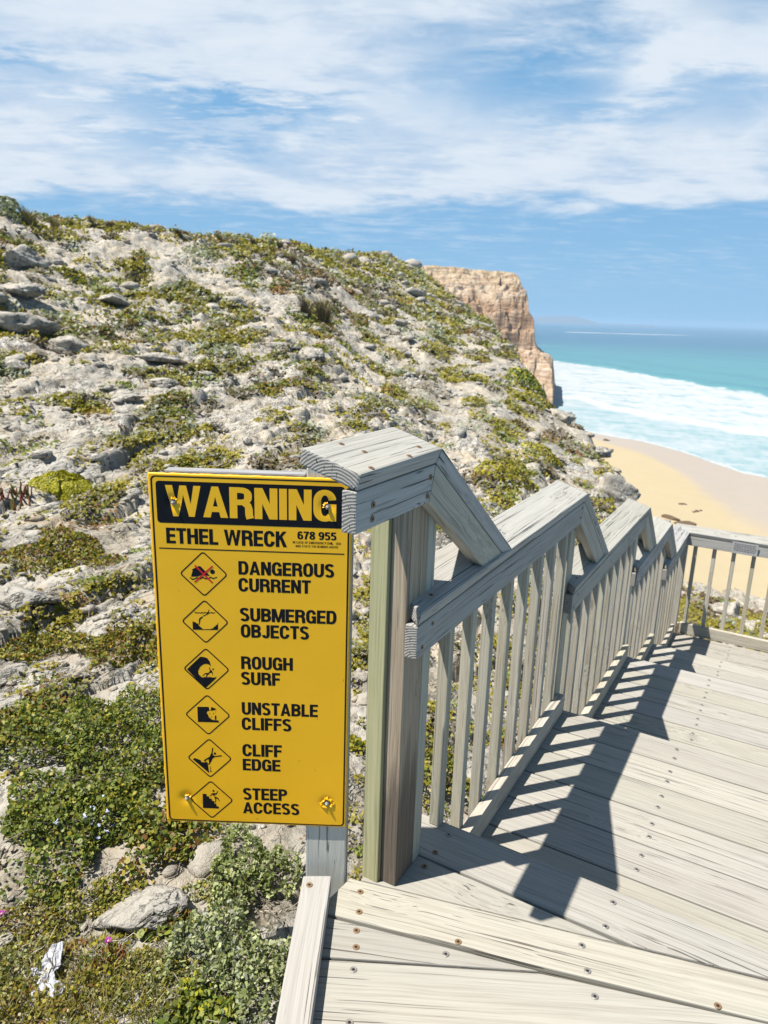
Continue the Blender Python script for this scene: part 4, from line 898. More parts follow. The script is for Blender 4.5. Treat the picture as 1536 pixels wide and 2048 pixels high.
turq = np.clip(turq-.55*np.exp(-((Rr2/edge_o-1.075)/.030)**2)*np.clip(.5+wig, 0, 1)-.35*np.exp(-((Rr2/edge_o-1.26)/.05)**2)*np.clip(.5+swell, 0, 1), 0, 1)
deep = sm(np.log(Rr2), math.log(700), math.log(5000))
sz = np.full_like(A, SEA)+fbm(A/5, np.log(Rr2)*22, 29, 3)*.35*sm(Rr2, 260, 420)+np.clip(foam, 0, 1)*sm(Rr2, 200, 320)*(.25+.5*np.clip(wig2, 0, 1))-.02+1.3*np.exp(-((Rr2/edge_o-1.015)/.022)**2)*np.clip(.6+.8*wig, 0, 1)+.5*np.exp(-((Rr2/(r2*1.0)-1)/.02)**2)
def sea_mat():
    m, t, b = new_mat('sea_water'); P = t.node('ShaderNodeTexCoord').outputs['Object']
    a = t.node('ShaderNodeVertexColor', layer_name='Col'); sp = t.node('ShaderNodeSeparateColor'); t.l.new(a.outputs[0], sp.inputs[0])
    w = t.mix(sp.outputs[1], (0.020, 0.085, 0.145, 1), (0.048, 0.185, 0.20, 1))
    w = t.mix(sp.outputs[2], w, (0.028, 0.090, 0.15, 1))
    n = t.noise(P, 0.11, 8, 0.65, 0.5)
    fo = t.m('ADD', sp.outputs[0], t.m('MULTIPLY', t.m('SUBTRACT', n, 0.5), 0.42))
    fo = t.sstep(fo, 0.10, 0.96)
    c = t.mix(fo, w, t.mix(t.sstep(fo, 0.4, 0.95), (0.235, 0.315, 0.34, 1), (0.35, 0.362, 0.375, 1)))
    t.put(b.inputs['Base Color'], c); t.put(b.inputs['Roughness'], t.m('ADD', 0.32, t.m('MULTIPLY', fo, 0.6))); b.inputs['Specular IOR Level'].default_value = 0.18
    bp = t.node('ShaderNodeBump'); bp.inputs['Strength'].default_value = 0.5; bp.inputs['Distance'].default_value = 0.6
    t.put(bp.inputs['Height'], t.noise(t.vm('MULTIPLY', P, (1, .45, 1)), 0.16, 6, 0.6)); t.l.new(bp.outputs[0], b.inputs['Normal'])
    return m
struct(mesh_np('sea', np.stack([sx_, sy_, sz], -1).reshape(-1, 3), sq, sea_mat(), col=np.stack([foam, turq, deep], -1).reshape(-1, 3), smooth=True))

# ------------------------------------------------------------------ tan headland and far land
def elev_y(x, y):       # photo pixel -> (bearing, tangent of elevation)
    d = pix_dir(np.array([x]), np.array([y]))[0]; return math.degrees(math.atan2(d[1], d[0])), d[2]/math.hypot(d[0], d[1])
TOPL = [(700, 512), (780, 524), (830, 531), (900, 534), (960, 540), (1000, 544), (1026, 547), (1034, 551), (1038, 556), (1043, 572), (1052, 583), (1056, 596), (1057.5, 622), (1063, 629), (1068, 640), (1069.5, 684), (1074, 696), (1084, 706), (1098, 715), (1105, 724), (1107, 738), (1117, 745), (1119.5, 766), (1124, 778), (1135, 781)]
tp = [elev_y(*q) for q in TOPL]; ta = np.array([q[0] for q in tp])[::-1]; te = np.array([q[1] for q in tp])[::-1]
aH = np.concatenate([np.linspace(14.2, 22, 260, endpoint=False), np.linspace(22, 34, 160)]); rH = np.concatenate([np.linspace(140, 205, 90, endpoint=False), np.linspace(205, 240, 200, endpoint=False), np.linspace(240, 272, 60), np.linspace(276, 420, 30)])
A, Rr2 = np.meshgrid(aH, rH, indexing='ij'); hx_ = CAM[0]+Rr2*np.cos(np.radians(A)); hy_ = CAM[1]+Rr2*np.sin(np.radians(A))
ztop = CAM[2]+np.interp(A, ta, te)*np.interp(A, [14.2, 18.6, 20], [205, 215, 258])
rel = Rr2+fbm(hx_/15, hy_/15, 51, 4)*9+fbm(hx_/4, hy_/4, 53, 4)*3.4+np.abs(fbm(hx_/7, hy_/7, 59, 3))*5
zH = np.interp(rel, [140, 176, 182, 188, 206, 216, 219, 222, 225, 230, 244, 262, 430], [-22, -20, -16, -11, -8, -6, -2.5, -.5, 4.5, 7.2, 12.5, 21, 24])
zH = zH+1.5*np.sin(zH*1.15+fbm(hx_/20, hy_/20, 57, 3)*4)*sm(zH, -17, -12)*(1-sm(zH, 8, 12))
zH = zH+fbm(hx_/3.0, hy_/3.0, 55, 5)*1.5*sm(zH, SEA, SEA+4)+blocks(hx_/1.0, hy_/1.0, 4.5, 3.0, 13)*1.1*sm(zH, SEA, SEA+4)
cap_z = ztop+fbm(hx_/6, hy_/6, 58, 4)*.7-.25
cap_z = cap_z-30*sm(Rr2, 236, 262)*(1-sm(A, 18.2, 19.2))-30*(1-sm(A, 15.9, 17.1))
zH = np.where(zH > cap_z, cap_z, zH)
idq = np.arange(A.size).reshape(A.shape); hq = np.stack([idq[:-1, :-1], idq[:-1, 1:], idq[1:, 1:], idq[1:, :-1]], -1).reshape(-1, 4)
def cliff_mat():
    m, t, b = new_mat('tan_cliff_rock'); P = t.node('ShaderNodeTexCoord').outputs['Object']
    s = t.node('ShaderNodeSeparateXYZ'); t.l.new(P, s.inputs[0])
    n1 = t.noise(P, 0.16, 6, 0.6); n2 = t.noise(P, 0.9, 6, 0.65); n3 = t.noise(t.vm('MULTIPLY', P, (1, 1, 4)), 0.35, 5, 0.6)
    c = t.ramp(n1, [(0.32, (0.33, 0.24, 0.16)), (0.5, (0.41, 0.318, 0.228)), (0.68, (0.46, 0.378, 0.29))])
    zz = t.m('ADD', s.outputs[2], t.m('MULTIPLY', t.m('SUBTRACT', n1, 0.5), 5.0))
    band = t.m('MULTIPLY', t.sstep(zz, -7.0, -4.0), t.sstep(zz, 5.0, 8.0, 1.0, 0.0))
    c = t.mix(t.m('MULTIPLY', band, 0.5), c, (0.27, 0.155, 0.08, 1))
    lay = t.noise(t.vm('MULTIPLY', P, (0.05, 0.05, 1.3)), 1.0, 4, 0.6); c = t.mix(t.m('MULTIPLY', t.sstep(lay, 0.5, 0.6), 0.6), c, (0.19, 0.12, 0.085, 1))
    c = t.mix(t.m('MULTIPLY', t.sstep(n3, 0.5, 0.64), 0.6), c, (0.24, 0.13, 0.06, 1))
    c = t.mix(t.m('MULTIPLY', t.sstep(n2, 0.58, 0.68), 0.55), c, (0.10, 0.085, 0.045, 1))
    top = t.m('MULTIPLY', t.sstep(s.outputs[2], 7.0, 18.0), t.sstep(n2, 0.46, 0.58))
    c = t.mix(t.m('MULTIPLY', top, 0.55), c, (0.15, 0.15, 0.06, 1))
    t.put(b.inputs['Base Color'], c); b.inputs['Roughness'].default_value = 0.95; b.inputs['Specular IOR Level'].default_value = 0.05
    bp = t.node('ShaderNodeBump'); bp.inputs['Strength'].default_value = 0.8; bp.inputs['Distance'].default_value = 0.6
    t.put(bp.inputs['Height'], t.m('ADD', n2, n3)); t.l.new(bp.outputs[0], b.inputs['Normal']); return m
M_CLIFF = cliff_mat()
struct(mesh_np('headland', np.stack([hx_, hy_, zH], -1).reshape(-1, 3), hq, M_CLIFF, smooth=True))
FARL = [(1040, 647), (1060, 634), (1075, 632.5), (1100, 632), (1130, 632.2), (1155, 633.5), (1170, 637), (1185, 643), (1200, 647.2), (1225, 648.6), (1255, 649.6), (1282, 649), (1300, 650.2), (1312, 652.5)]
fp = [elev_y(*q) for q in FARL]; fv = []; DF = 5200
aF = np.linspace(fp[-1][0], fp[0][0], 140); eF = np.interp(aF, [q[0] for q in fp][::-1], [q[1] for q in fp][::-1])
for a_, e_ in zip(aF, eF):
    zt_ = CAM[2]+e_*DF+2.5*float(fbm(np.array(a_*3.1), np.array(.3), 5, 4)); zt_ = max(zt_, SEA-3)
    for r_, k in ((DF-160, 0), (DF-90, .55), (DF-40, .9), (DF, 1), (DF+700, .8), (DF+900, 0)):
        fv.append((CAM[0]+r_*math.cos(R(a_)), CAM[1]+r_*math.sin(R(a_)), SEA-4+(zt_-SEA+4)*k))
fi = np.arange(len(fv)).reshape(140, 6); fq = np.stack([fi[:-1, :-1], fi[:-1, 1:], fi[1:, 1:], fi[1:, :-1]], -1).reshape(-1, 4)
struct(mesh_np('distant_headland', fv, fq, flat_mat('far_scrubland', (0.13, 0.115, 0.11), 0.95), smooth=True))

# ------------------------------------------------------------------ fast ground lookup from the built mesh
_az_r = np.radians(aA); _lr0, _lr1 = math.log(.62), math.log(150)
def gz(x, y):
    x = np.asarray(x, float); y = np.asarray(y, float)
    dx, dy = x-CAM[0], y-CAM[1]; a = np.arctan2(dy, dx); l = np.log(np.maximum(np.hypot(dx, dy), .621))
    fa = np.clip(np.interp(a, _az_r, np.arange(na)), 0, na-1.001); fl = np.clip((l-_lr0)/(_lr1-_lr0)*(nr-1), 0, nr-1.001)
    i, j = fa.astype(int), fl.astype(int); u, v = fa-i, fl-j
    return (GZ[i, j]*(1-u)+GZ[i+1, j]*u)*(1-v)+(GZ[i, j+1]*(1-u)+GZ[i+1, j+1]*u)*v
def hitp(px, py):
    for _ in range(40):
        p, d, ok = hit1(px, py)
        if ok: return p, d
        py += 4
    return p, d
def hit1(px, py):
    d = pix_dir([px], [py])[0]; P = CAM[None]+d[None]*np.exp(np.linspace(math.log(.7), math.log(148), 4000))[:, None]
    b_ = P[:, 2] < gz(P[:, 0], P[:, 1]); k = int(b_.argmax()); p = P[k].copy(); p[2] = gz(p[0], p[1]); return p, float(np.linalg.norm(p-CAM)), bool(b_.any())

# ------------------------------------------------------------------ foliage
def leaf_mat(name, trans=.25, rough=.5):
    m, t, b = new_mat(name); a = t.node('ShaderNodeVertexColor', layer_name='Col')
    t.l.new(a.outputs[0], b.inputs['Base Color']); b.inputs['Roughness'].default_value = rough; b.inputs['Specular IOR Level'].default_value = 0.3
    tr = t.node('ShaderNodeBsdfTranslucent'); t.l.new(t.mix(1.0, a.outputs[0], (1.25, 1.3, .7, 1), 'MULTIPLY'), tr.inputs[0])
    mx = t.node('ShaderNodeMixShader'); mx.inputs[0].default_value = trans
    t.l.new(b.outputs[0], mx.inputs[1]); t.l.new(tr.outputs[0], mx.inputs[2])
    o = [n for n in t.n if n.type == 'OUTPUT_MATERIAL'][0]; t.l.new(mx.outputs[0], o.inputs[0]); return m
M_LEAF = leaf_mat('leaf'); M_DRY = leaf_mat('dry_stem', .1, .8)
PAL = {'olive': [(.180, .160, .014), (.24, .205, .020), (.120, .120, .016), (.27, .22, .028)],
       'green': [(.098, .132, .020), (.150, .180, .028), (.066, .092, .018), (.185, .200, .040)],
       'rust': [(.18, .090, .022), (.22, .125, .03), (.125, .09, .022), (.15, .07, .025)],
       'silver': [(.21, .23, .165), (.27, .285, .21), (.16, .185, .12), (.31, .31, .245)],
       'grey': [(.20, .235, .09), (.27, .29, .125), (.145, .175, .06), (.33, .34, .17)],
       'dead': [(.14, .115, .085), (.20, .172, .132), (.09, .075, .058), (.25, .22, .18)],
       'lime': [(.33, .30, .014), (.26, .25, .014), (.19, .20, .016), (.40, .345, .022)],
       'straw': [(.30, .25, .10), (.24, .20, .065), (.36, .31, .16), (.19, .17, .04)],
       'brown': [(.14, .098, .05), (.105, .072, .036), (.19, .145, .08), (.08, .056, .03)]}
def pal(k, n):
    p = np.array(PAL[k]); c = p[rng.integers(0, len(p), n)]; return c*rng.uniform(.8, 1.2, (n, 1))
def leaves(P, size, nrm_bias, cols, sides=4, aspect=1.0, axis=None):
    """one small blade per point: returns verts, faces, colours"""
    n = len(P); N = rng.normal(size=(n, 3)); N /= np.linalg.norm(N, axis=1, keepdims=True); N = N+nrm_bias; N /= np.linalg.norm(N, axis=1, keepdims=True)
    T = rng.normal(size=(n, 3)) if axis is None else axis+rng.normal(size=(n, 3))*.25
    T -= N*(T*N).sum(1, keepdims=True); T /= np.linalg.norm(T, axis=1, keepdims=True)+1e-9; B_ = np.cross(N, T)
    s = (size*np.ones(n))[:, None]*rng.uniform(.7, 1.25, (n, 1))
    V = []
    for k in range(sides):
        an = 2*math.pi*(k+.5)/sides
        cup = .22 if (k % 2 and sides > 4) else 0
        V.append(P+T*s*aspect*math.cos(an)+B_*s*math.sin(an)+N*s*cup)
    V = np.stack(V, 1).reshape(-1, 3); F = np.arange(n*sides).reshape(n, sides)
    return V, F, np.repeat(cols, sides, 0)
def join(parts):
    vs, fs, cs, o = [], [], [], 0
    for v, f, c in parts: vs.append(v); fs.append(f+o); cs.append(c); o += len(v)
    return np.concatenate(vs), np.concatenate(fs), np.concatenate(cs)

# near plants are kept out of the scattered cover so that each one reads as its own shrub
SHRUBS = [  # photo x, y, radius m, height m, leaves, leaf size, palettes, leaf kind, name, category, label
 (215, 1500, .36, .15, 9500, .0068, ('green', 'green', 'olive'), 'round', 'leafy_shrub', 'shrub', 'broad mat of glossy round green leaves close to the lower left edge of the sign'),
 (150, 1650, .24, .12, 5600, .0068, ('green', 'green', 'olive'), 'round', 'leafy_shrub', 'shrub', 'round leaved green shrub with tiny pale blue flowers beside the pale slab'),
 (330, 1690, .15, .09, 1700, .008, ('green', 'olive', 'rust'), 'round', 'leafy_shrub', 'shrub', 'round leaved shrub with bare sticks just under the bottom left corner of the sign'),
 (20, 1470, .17, .11, 1900, .008, ('green', 'olive', 'rust'), 'round', 'leafy_shrub', 'shrub', 'dark leafy shrub cut by the left edge of the picture'),
 (265, 1290, .26, .10, 3000, .009, ('olive', 'rust', 'green'), 'round', 'leafy_shrub', 'shrub', 'rust and olive coloured creeping shrub half way up the left side of the sign'),
 (90, 1300, .26, .09, 2600, .009, ('olive', 'green', 'rust'), 'round', 'leafy_shrub', 'shrub', 'olive creeping shrub with rusty tips on the sand at the left'),
 (120, 1110, .38, .10, 3600, .011, ('olive', 'rust', 'green'), 'round', 'leafy_shrub', 'shrub', 'mixed olive and rust mat below the yellow green cushion'),
 (505, 1760, .15, .13, 2600, .0085, ('grey', 'grey', 'green'), 'fine', 'silver_shrub', 'shrub', 'fine leaved grey green shrub beside the foot of the sign post'),
 (440, 1905, .13, .12, 2200, .008, ('grey', 'silver', 'grey'), 'fine', 'silver_shrub', 'shrub', 'pale grey green shrub left of the middle of the kerb beam'),
 (505, 1975, .12, .12, 2200, .008, ('grey', 'grey', 'silver'), 'fine', 'silver_shrub', 'shrub', 'fine leaved pale shrub touching the near end of the kerb beam'),
 (400, 2020, .09, .06, 800, .008, ('green', 'green', 'lime'), 'round', 'leafy_shrub', 'shrub', 'small bright green plant at the bottom edge left of the kerb beam'),
 (345, 1850, .07, .05, 300, .011, ('green', 'rust', 'olive'), 'round', 'leafy_shrub', 'shrub', 'little reddish green plant below the pale slab'),
 (870, 1555, .20, .18, 1200, .011, ('olive', 'green', 'straw'), 'round', 'leafy_shrub', 'shrub', 'yellow green plant seen through the first balusters'),
 (715, 1495, .05, .05, 160, .011, ('lime', 'olive', 'green'), 'round', 'leafy_shrub', 'shrub', 'tiny yellow green plant between the sign and the green post piece'),
 (133, 985, .30, .125, 6500, .0095, ('lime', 'lime', 'lime'), 'cushion', 'cushion_bush', 'bush', 'dense dome of yellow green foliage on bare rock left of the sign'),
 (12, 432, .75, .75, 900, .055, ('silver', 'grey', 'green'), 'cushion', 'dome_bush', 'bush', 'pale green domed bush on the skyline at the far left'),
 (1052, 776, .95, .75, 900, .07, ('green', 'lime', 'green'), 'cushion', 'slope_bush', 'bush', 'bright green bush near the cliff edge below the tan headland'),
 (1085, 812, .75, .32, 600, .06, ('olive', 'olive', 'brown'), 'cushion', 'slope_bush', 'bush', 'flat olive bush on the slope just above the beach corner'),
 (1085, 912, .55, .26, 700, .04, ('olive', 'lime', 'brown'), 'cushion', 'slope_bush', 'bush', 'wide olive mat on pale rock above the second handrail section'),
 (1010, 955, .60, .28, 900, .033, ('olive', 'lime', 'brown'), 'cushion', 'slope_bush', 'bush', 'long yellow olive mat on rock right of the drop of the first handrail'),
]
for _i, (_x, _y, _r) in enumerate([(60, 1850, .11), (130, 1820, .10), (30, 1930, .10), (170, 1990, .11), (260, 1960, .10), (330, 1960, .09), (60, 2030, .10), (230, 1800, .07), (440, 1790, .09)]):
    SHRUBS.append((_x, _y, _r, .035, 900, .0048, (('olive', 'straw', 'rust'), ('olive', 'green', 'straw'), ('grey', 'olive', 'straw'))[_i % 3], 'round', 'mat_plant', 'plant', 'low tiny leaved mat '+('left of the pale slab by the picture edge', 'just left of the flat pale slab', 'left of the white scrap', 'right of the white scrap at the bottom', 'beneath the reddish succulent', 'between the succulent and the pale shrubs', 'below the white scrap in the corner', 'against the upper side of the flat slab', 'between the flat slab and the grey green shrub')[_i]))
near_xy = []
def stick(p0, p1, r0, r1, bend=.12, seg=5):
    p0, p1 = np.array(p0), np.array(p1); L = np.linalg.norm(p1-p0); off = rng.normal(size=(seg+1, 3))*L*bend; off[0] = 0
    pts = p0+(p1-p0)*np.linspace(0, 1, seg+1)[:, None]+off*np.linspace(0, 1, seg+1)[:, None]**.7*.6
    V, F = [], []
    for i, p in enumerate(pts):
        t_ = pts[min(i+1, seg)]-pts[max(i-1, 0)]; t_ /= np.linalg.norm(t_)+1e-9; u = np.cross(t_, (.3, .5, .8)); u /= np.linalg.norm(u); w_ = np.cross(t_, u); r_ = r0+(r1-r0)*i/seg
        for k in range(4): V.append(p+r_*(u*math.cos(k*1.5708)+w_*math.sin(k*1.5708)))
        if i: F += [(4*(i-1)+k, 4*(i-1)+(k+1) % 4, 4*i+(k+1) % 4, 4*i+k) for k in range(4)]
    return np.array(V), np.array(F)
def sticks(specs, cols):
    return join([(v, f, np.repeat(np.array(c)[None], len(v), 0)) for (v, f), c in zip(specs, cols)])
for (px, py, rad, hgt, n, ls, ps, kind, nm, cat, lab) in SHRUBS:
    p, dist = hitp(px, py); root = thing(nm, lab, cat, tuple(p), 'low coastal shrubs near the walkway' if cat == 'shrub' else ('low mat plants in the foreground' if cat == 'plant' else 'domed bushes on the hillside'))
    near_xy.append((p[0], p[1], rad))
    a = rng.uniform(0, 2*np.pi, n); rr = np.sqrt(rng.uniform(0, 1, n)); 
    lob = 1+.28*np.sin(a*3+rng.uniform(0, 6))+.18*np.sin(a*5+rng.uniform(0, 6)); rr_m = rr*rad*(lob if kind != 'cushion' else 1+.10*np.sin(a*3))
    X, Y = p[0]+rr_m*np.cos(a), p[1]+rr_m*np.sin(a); dome = np.sqrt(np.maximum(0, 1-rr**2))
    hn = fbm(X/(rad*.35), Y/(rad*.35), int(px) % 50, 3)
    if kind == 'cushion': H = hgt*dome*(1+.15*hn)*rng.uniform(.86, 1.0, n)
    else: H = hgt*(dome*.7+.15+.55*hn)*rng.uniform(.15, 1.0, n)**.6
    keep = H > -.01; X, Y, H = X[keep], Y[keep], H[keep]; n = len(X)
    P = np.stack([X, Y, gz(X, Y)+np.maximum(H, .004)], 1)-p
    if kind == 'fine':     # sprigs: whorls of small blades round short stems
        m_ = n//9; S_ = P[rng.integers(0, n, m_)]; P = np.repeat(S_, 9, 0)+rng.normal(size=(m_*9, 3))*np.array([.006, .006, .010]); n = len(P)
    pk = rng.choice(3, n, p=[.5, .3, .2]); cl = np.stack([pal(ps[i], n) for i in range(3)])[pk, np.arange(n)]
    cl = cl*(1+.25*np.clip(fbm((P[:, 0]+px)/.09, P[:, 1]/.09, 77, 2), -1, 1))[:, None]
    if kind == 'fine': v, f, c = leaves(P, ls*.55, np.array([0, 0, .5]), cl, 4, 2.0)
    elif kind == 'cushion':
        nb = P/np.array([rad, rad, hgt]); v, f, c = leaves(P, ls, nb*1.5, cl, 6 if ls < .03 else 4)
    else: v, f, c = leaves(P, ls*rng.uniform(.55, 1.2, n), np.array([-.2, .15, .6]), cl, 6)
    mesh_np('foliage', v, f, M_LEAF, root, col=c)
    ns = 26 if kind != 'cushion' else 12
    sp_ = []
    for _ in range(ns):
        a_ = rng.uniform(0, 6.28); q = rng.uniform(.3, 1.0)*rad
        e = np.array([q*math.cos(a_), q*math.sin(a_), 0]); e[2] = gz(p[0]+e[0], p[1]+e[1])-p[2]+hgt*rng.uniform(.1, .75)
        s0 = np.array([e[0]*.1, e[1]*.1, 0.0]); s0[2] = gz(p[0]+s0[0], p[1]+s0[1])-p[2]-.005
        sp_.append(stick(s0, e, .0022*max(1, dist/5), .0012*max(1, dist/5), .16))
    v, f, c = sticks(sp_, pal('dead', ns)*1.25); mesh_np('stem', v, f, M_DRY, root, col=c)
    if 'pale blue flowers' in lab:
        k = 16; sel = np.where((P[:, 0]-P[:, 0].mean())**2+(P[:, 1]-P[:, 1].mean()+.05)**2 < .011)[0][:k*9:9]; k = len(sel); fp_ = P[sel]+np.array([0, 0, .012])
        v, f, c = leaves(np.repeat(fp_, 4, 0)+rng.normal(size=(k*4, 3))*.004, .0042, np.array([-.2, 0, 1.5]), np.repeat(np.array([[.42, .46, .62]]), k*4, 0), 4, 1.6)
        mesh_np('blossom', v, f, M_LEAF, root, col=c)['kind'] = 'stuff'
near_xy = np.array(near_xy)
def not_near(x, y, k=.85):
    d = np.hypot(x[:, None]-near_xy[None, :, 0], y[:, None]-near_xy[None, :, 1]); return (d > near_xy[None, :, 2]*k).all(1)

# ---- scattered ground cover over the whole hillside
Nc = 104000
ca_ = rng.uniform(-10, 78, Nc); cr_ = np.exp(rng.uniform(math.log(1.15), math.log(125), Nc))
cx_, cy_ = CAM[0]+cr_*np.cos(np.radians(ca_)), CAM[1]+cr_*np.sin(np.radians(ca_))
vm = veg_mask(cx_, cy_, cr_)
thr = np.interp(cr_, [1, 3, 6, 15, 30, 60, 120], [.30, .30, .30, .25, .17, .08, .05])
thr = thr-.30*np.exp(-((ca_-5)/6)**2)*sm(cr_, 7, 10)*(1-sm(cr_, 34, 40))
thr = thr+.13*sm(cr_, 14, 24)*sm(ca_, 10, 14)*(1-sm(ca_, 29, 36))
gzc = gz(cx_, cy_)
s_, t_ = st(cx_, cy_)
ok = (vm > thr) & (in_walk(cx_, cy_) < .3) & (gzc > -15.5) & not_near(cx_, cy_)
ok |= (rng.uniform(0, 1, Nc) < .02) & (in_walk(cx_, cy_) < .3) & (gzc > -13) & not_near(cx_, cy_)
slope_ok = base_h(cx_, cy_)[0]-base_h(cx_+.3, cy_-.3)[0] < .45
ok &= slope_ok | (ca_ < 9)
cx_, cy_, cr_, gzc, vm, ca_ = cx_[ok], cy_[ok], cr_[ok], gzc[ok], vm[ok], ca_[ok]; s_, t_ = s_[ok], t_[ok]
spn = fbm(s_/(2.2+.12*cr_), t_/(1.1+.06*cr_), 101, 3)+rng.normal(size=len(cx_))*.12
keys = np.where(spn < -.34, 'dead', np.where(spn < -.24, 'rust', np.where(spn < -.12, 'green', np.where(spn < .42, 'olive', 'silver'))))
keys = np.where((rng.uniform(0, 1, len(keys)) < .05) & (cr_ > 9), 'silver', keys)
keys = np.where((rng.uniform(0, 1, len(keys)) < .12), 'dead', keys)
keys = np.where((ca_ < 10) & (rng.uniform(0, 1, len(keys)) < .75), np.where(spn > 0.05, 'olive', 'brown'), keys)
ML = 30
parts = []
for kx in np.unique(keys):
    s = keys == kx; n = int(s.sum()); c0 = np.stack([cx_[s], cy_[s], gzc[s]], 1); r_ = cr_[s]
    rc = .022*r_**.84*rng.uniform(.6, 1.5, n); rc = np.maximum(rc, .03)
    lsz = np.clip(.0029*r_**.9, .0062, .5)
    a = rng.uniform(0, 2*np.pi, (n, ML)); q = np.sqrt(rng.uniform(0, 1, (n, ML)))
    X = c0[:, :1]+rc[:, None]*q*np.cos(a)*1.35; Y = c0[:, 1:2]+rc[:, None]*q*np.sin(a)
    X, Y = X.ravel(), Y.ravel()
    hh = (rc[:, None]*(.46 if kx != 'silver' else .8)*np.sqrt(1-q**2)*rng.uniform(.25, 1, (n, ML))).ravel()
    P = np.stack([X, Y, gz(X, Y)+hh+.003], 1); cl = np.repeat(pal(kx, n), ML, 0)*.55+pal(kx, n*ML)*.45
    parts.append(leaves(P, np.repeat(lsz, ML), np.array([-.2, .16, 1.15]), cl, 4, 1.25 if kx != 'dead' else 2.6))
v, f, c = join(parts)
stuff(mesh_np('groundcover', v, f, M_LEAF, col=c), 'patchy mats of low olive and green coastal plants over the rocky hillside', 'ground cover')

# ---- dry twigs and grass between the near plants
sp_, cl = [], []
for _ in range(620):
    a_ = R(rng.uniform(28, 60)); r_ = math.exp(rng.uniform(math.log(1.25), math.log(4.6))); x, y = CAM[0]+r_*math.cos(a_), CAM[1]+r_*math.sin(a_)
    if in_walk(np.array(x), np.array(y)) > .2: continue
    L = rng.uniform(.03, .13); b_ = rng.uniform(0, 6.28); e = (x+L*math.cos(b_), y+L*math.sin(b_)); z0 = float(gz(x, y))
    sp_.append(stick((x, y, z0+.004), (*e, float(gz(*e))+rng.uniform(.004, .03)), .0016, .0009, .25)); cl.append(pal('dead', 1)[0]*rng.uniform(1.0, 2.0))
v, f, c = sticks(sp_, cl); stuff(mesh_np('dead_twigs', v, f, M_DRY, col=c), 'bleached dry twigs lying between the near plants', 'twigs')
def blades(p, n, h, spread, key, w=.002, lean=.5):
    V, F, C = [], [], []
    for k in range(n):
        a_ = rng.uniform(0, 6.28); q = spread*math.sqrt(rng.uniform()); b0 = np.array([q*.4*math.cos(a_), q*.4*math.sin(a_), 0]); H = h*rng.uniform(.5, 1.0)
        tip = b0+np.array([math.cos(a_)*(q+lean*H*rng.uniform(0, 1)), math.sin(a_)*(q+lean*H*rng.uniform(0, 1)), H]); mid = (b0*.45+tip*.55)+np.array([-.12*H*math.cos(a_), -.12*H*math.sin(a_), .08*H])
        d_ = rng.uniform(0, 3.14); sd_ = np.array([math.cos(d_), math.sin(d_), 0])*w; o_ = len(V)
        V += [b0-sd_, b0+sd_, mid+sd_*.8, mid-sd_*.8, tip+sd_*.15, tip-sd_*.15]; F += [(o_, o_+1, o_+2, o_+3), (o_+3, o_+2, o_+4, o_+5)]
        c = pal(key if rng.uniform() < .8 else 'straw', 1)[0]; C += [c]*6
    V = np.array(V); V[:, 2] += gz(p[0]+V[:, 0], p[1]+V[:, 1])-p[2]-.004*(V[:, 2] <= 0); return V, np.array(F), np.array(C)
V_, F_, C_2, o_ = [], [], [], 0
for _ in range(900):
    px_, py_ = rng.uniform(-20, 560), rng.uniform(1650, 2060)
    if rng.uniform() < .5: px_ = rng.uniform(-20, 330); py_ = rng.uniform(1770, 2060)
    p, d = hitp(px_, py_); 
    if in_walk(np.array(p[0]), np.array(p[1])) > .1 or d > 2.6: continue
    v, f, c = blades(p, 6, rng.uniform(.02, .065), .022, rng.choice(['olive', 'olive', 'green', 'straw']), .0013, .6); V_.append(v+p); F_.append(f+o_); C_2.append(c); o_ += len(v)
stuff(mesh_np('dry_grass', np.concatenate(V_), np.concatenate(F_), M_DRY, col=np.concatenate(C_2)), 'thin yellowing grass between the near plants', 'grass')

# ---- tussocks
TUS = [(648, 652, 58, 'brown', 'taller brown tussock leaning right, right hand one of the pair on the mid slope'), (612, 634, 44, 'brown', 'short brown tussock, left hand one of the pair on the mid slope'), (222, 462, 30, 'brown', 'rounded dry tussock on the upper slope near the left skyline'), (62, 455, 50, 'straw', 'big straw coloured tussock next to the pale domed bush on the skyline'),
       (110, 462, 40, 'straw', 'straw tussock second from the left below the skyline'), (357, 474, 26, 'brown', 'thin dark tussock on the skyline, left of the close pair'), (372, 476, 22, 'brown', 'small dark tussock on the skyline, right of the close pair'), (440, 486, 30, 'straw', 'wide pale tussock on the skyline above the middle of the hill'),
       (508, 494, 26, 'brown', 'brown tussock clump on the skyline right of the wide pale one'), (560, 500, 24, 'brown', 'brown tussock low on the skyline over the hill centre'), (586, 528, 26, 'brown', 'dark upright tussock just below the skyline'), (622, 505, 22, 'green', 'slim dark green shrublet standing up on the skyline, left of two'), (652, 508, 22, 'green', 'slim dark green shrublet standing up on the skyline, right of two'), (185, 452, 26, 'straw', 'faded tussock on the skyline between two rounded green bushes')]
for px, py, h, key, lab in TUS:
    p, d = hitp(px, py); 
    if d > 140: p, d = hitp(px, py+14)
    H = h*d/FPX*(.95 if py > 530 else .62); root = thing('tussock', lab, 'tussock', tuple(p), 'tussocks scattered over the hillside')
    v, f, c = blades(p, 260, H, H*(.34 if key != 'green' else .12), key, .0055*d/14, .22 if key != 'green' else .1); mesh_np('blades', v, f, M_DRY, root, col=c*.85)

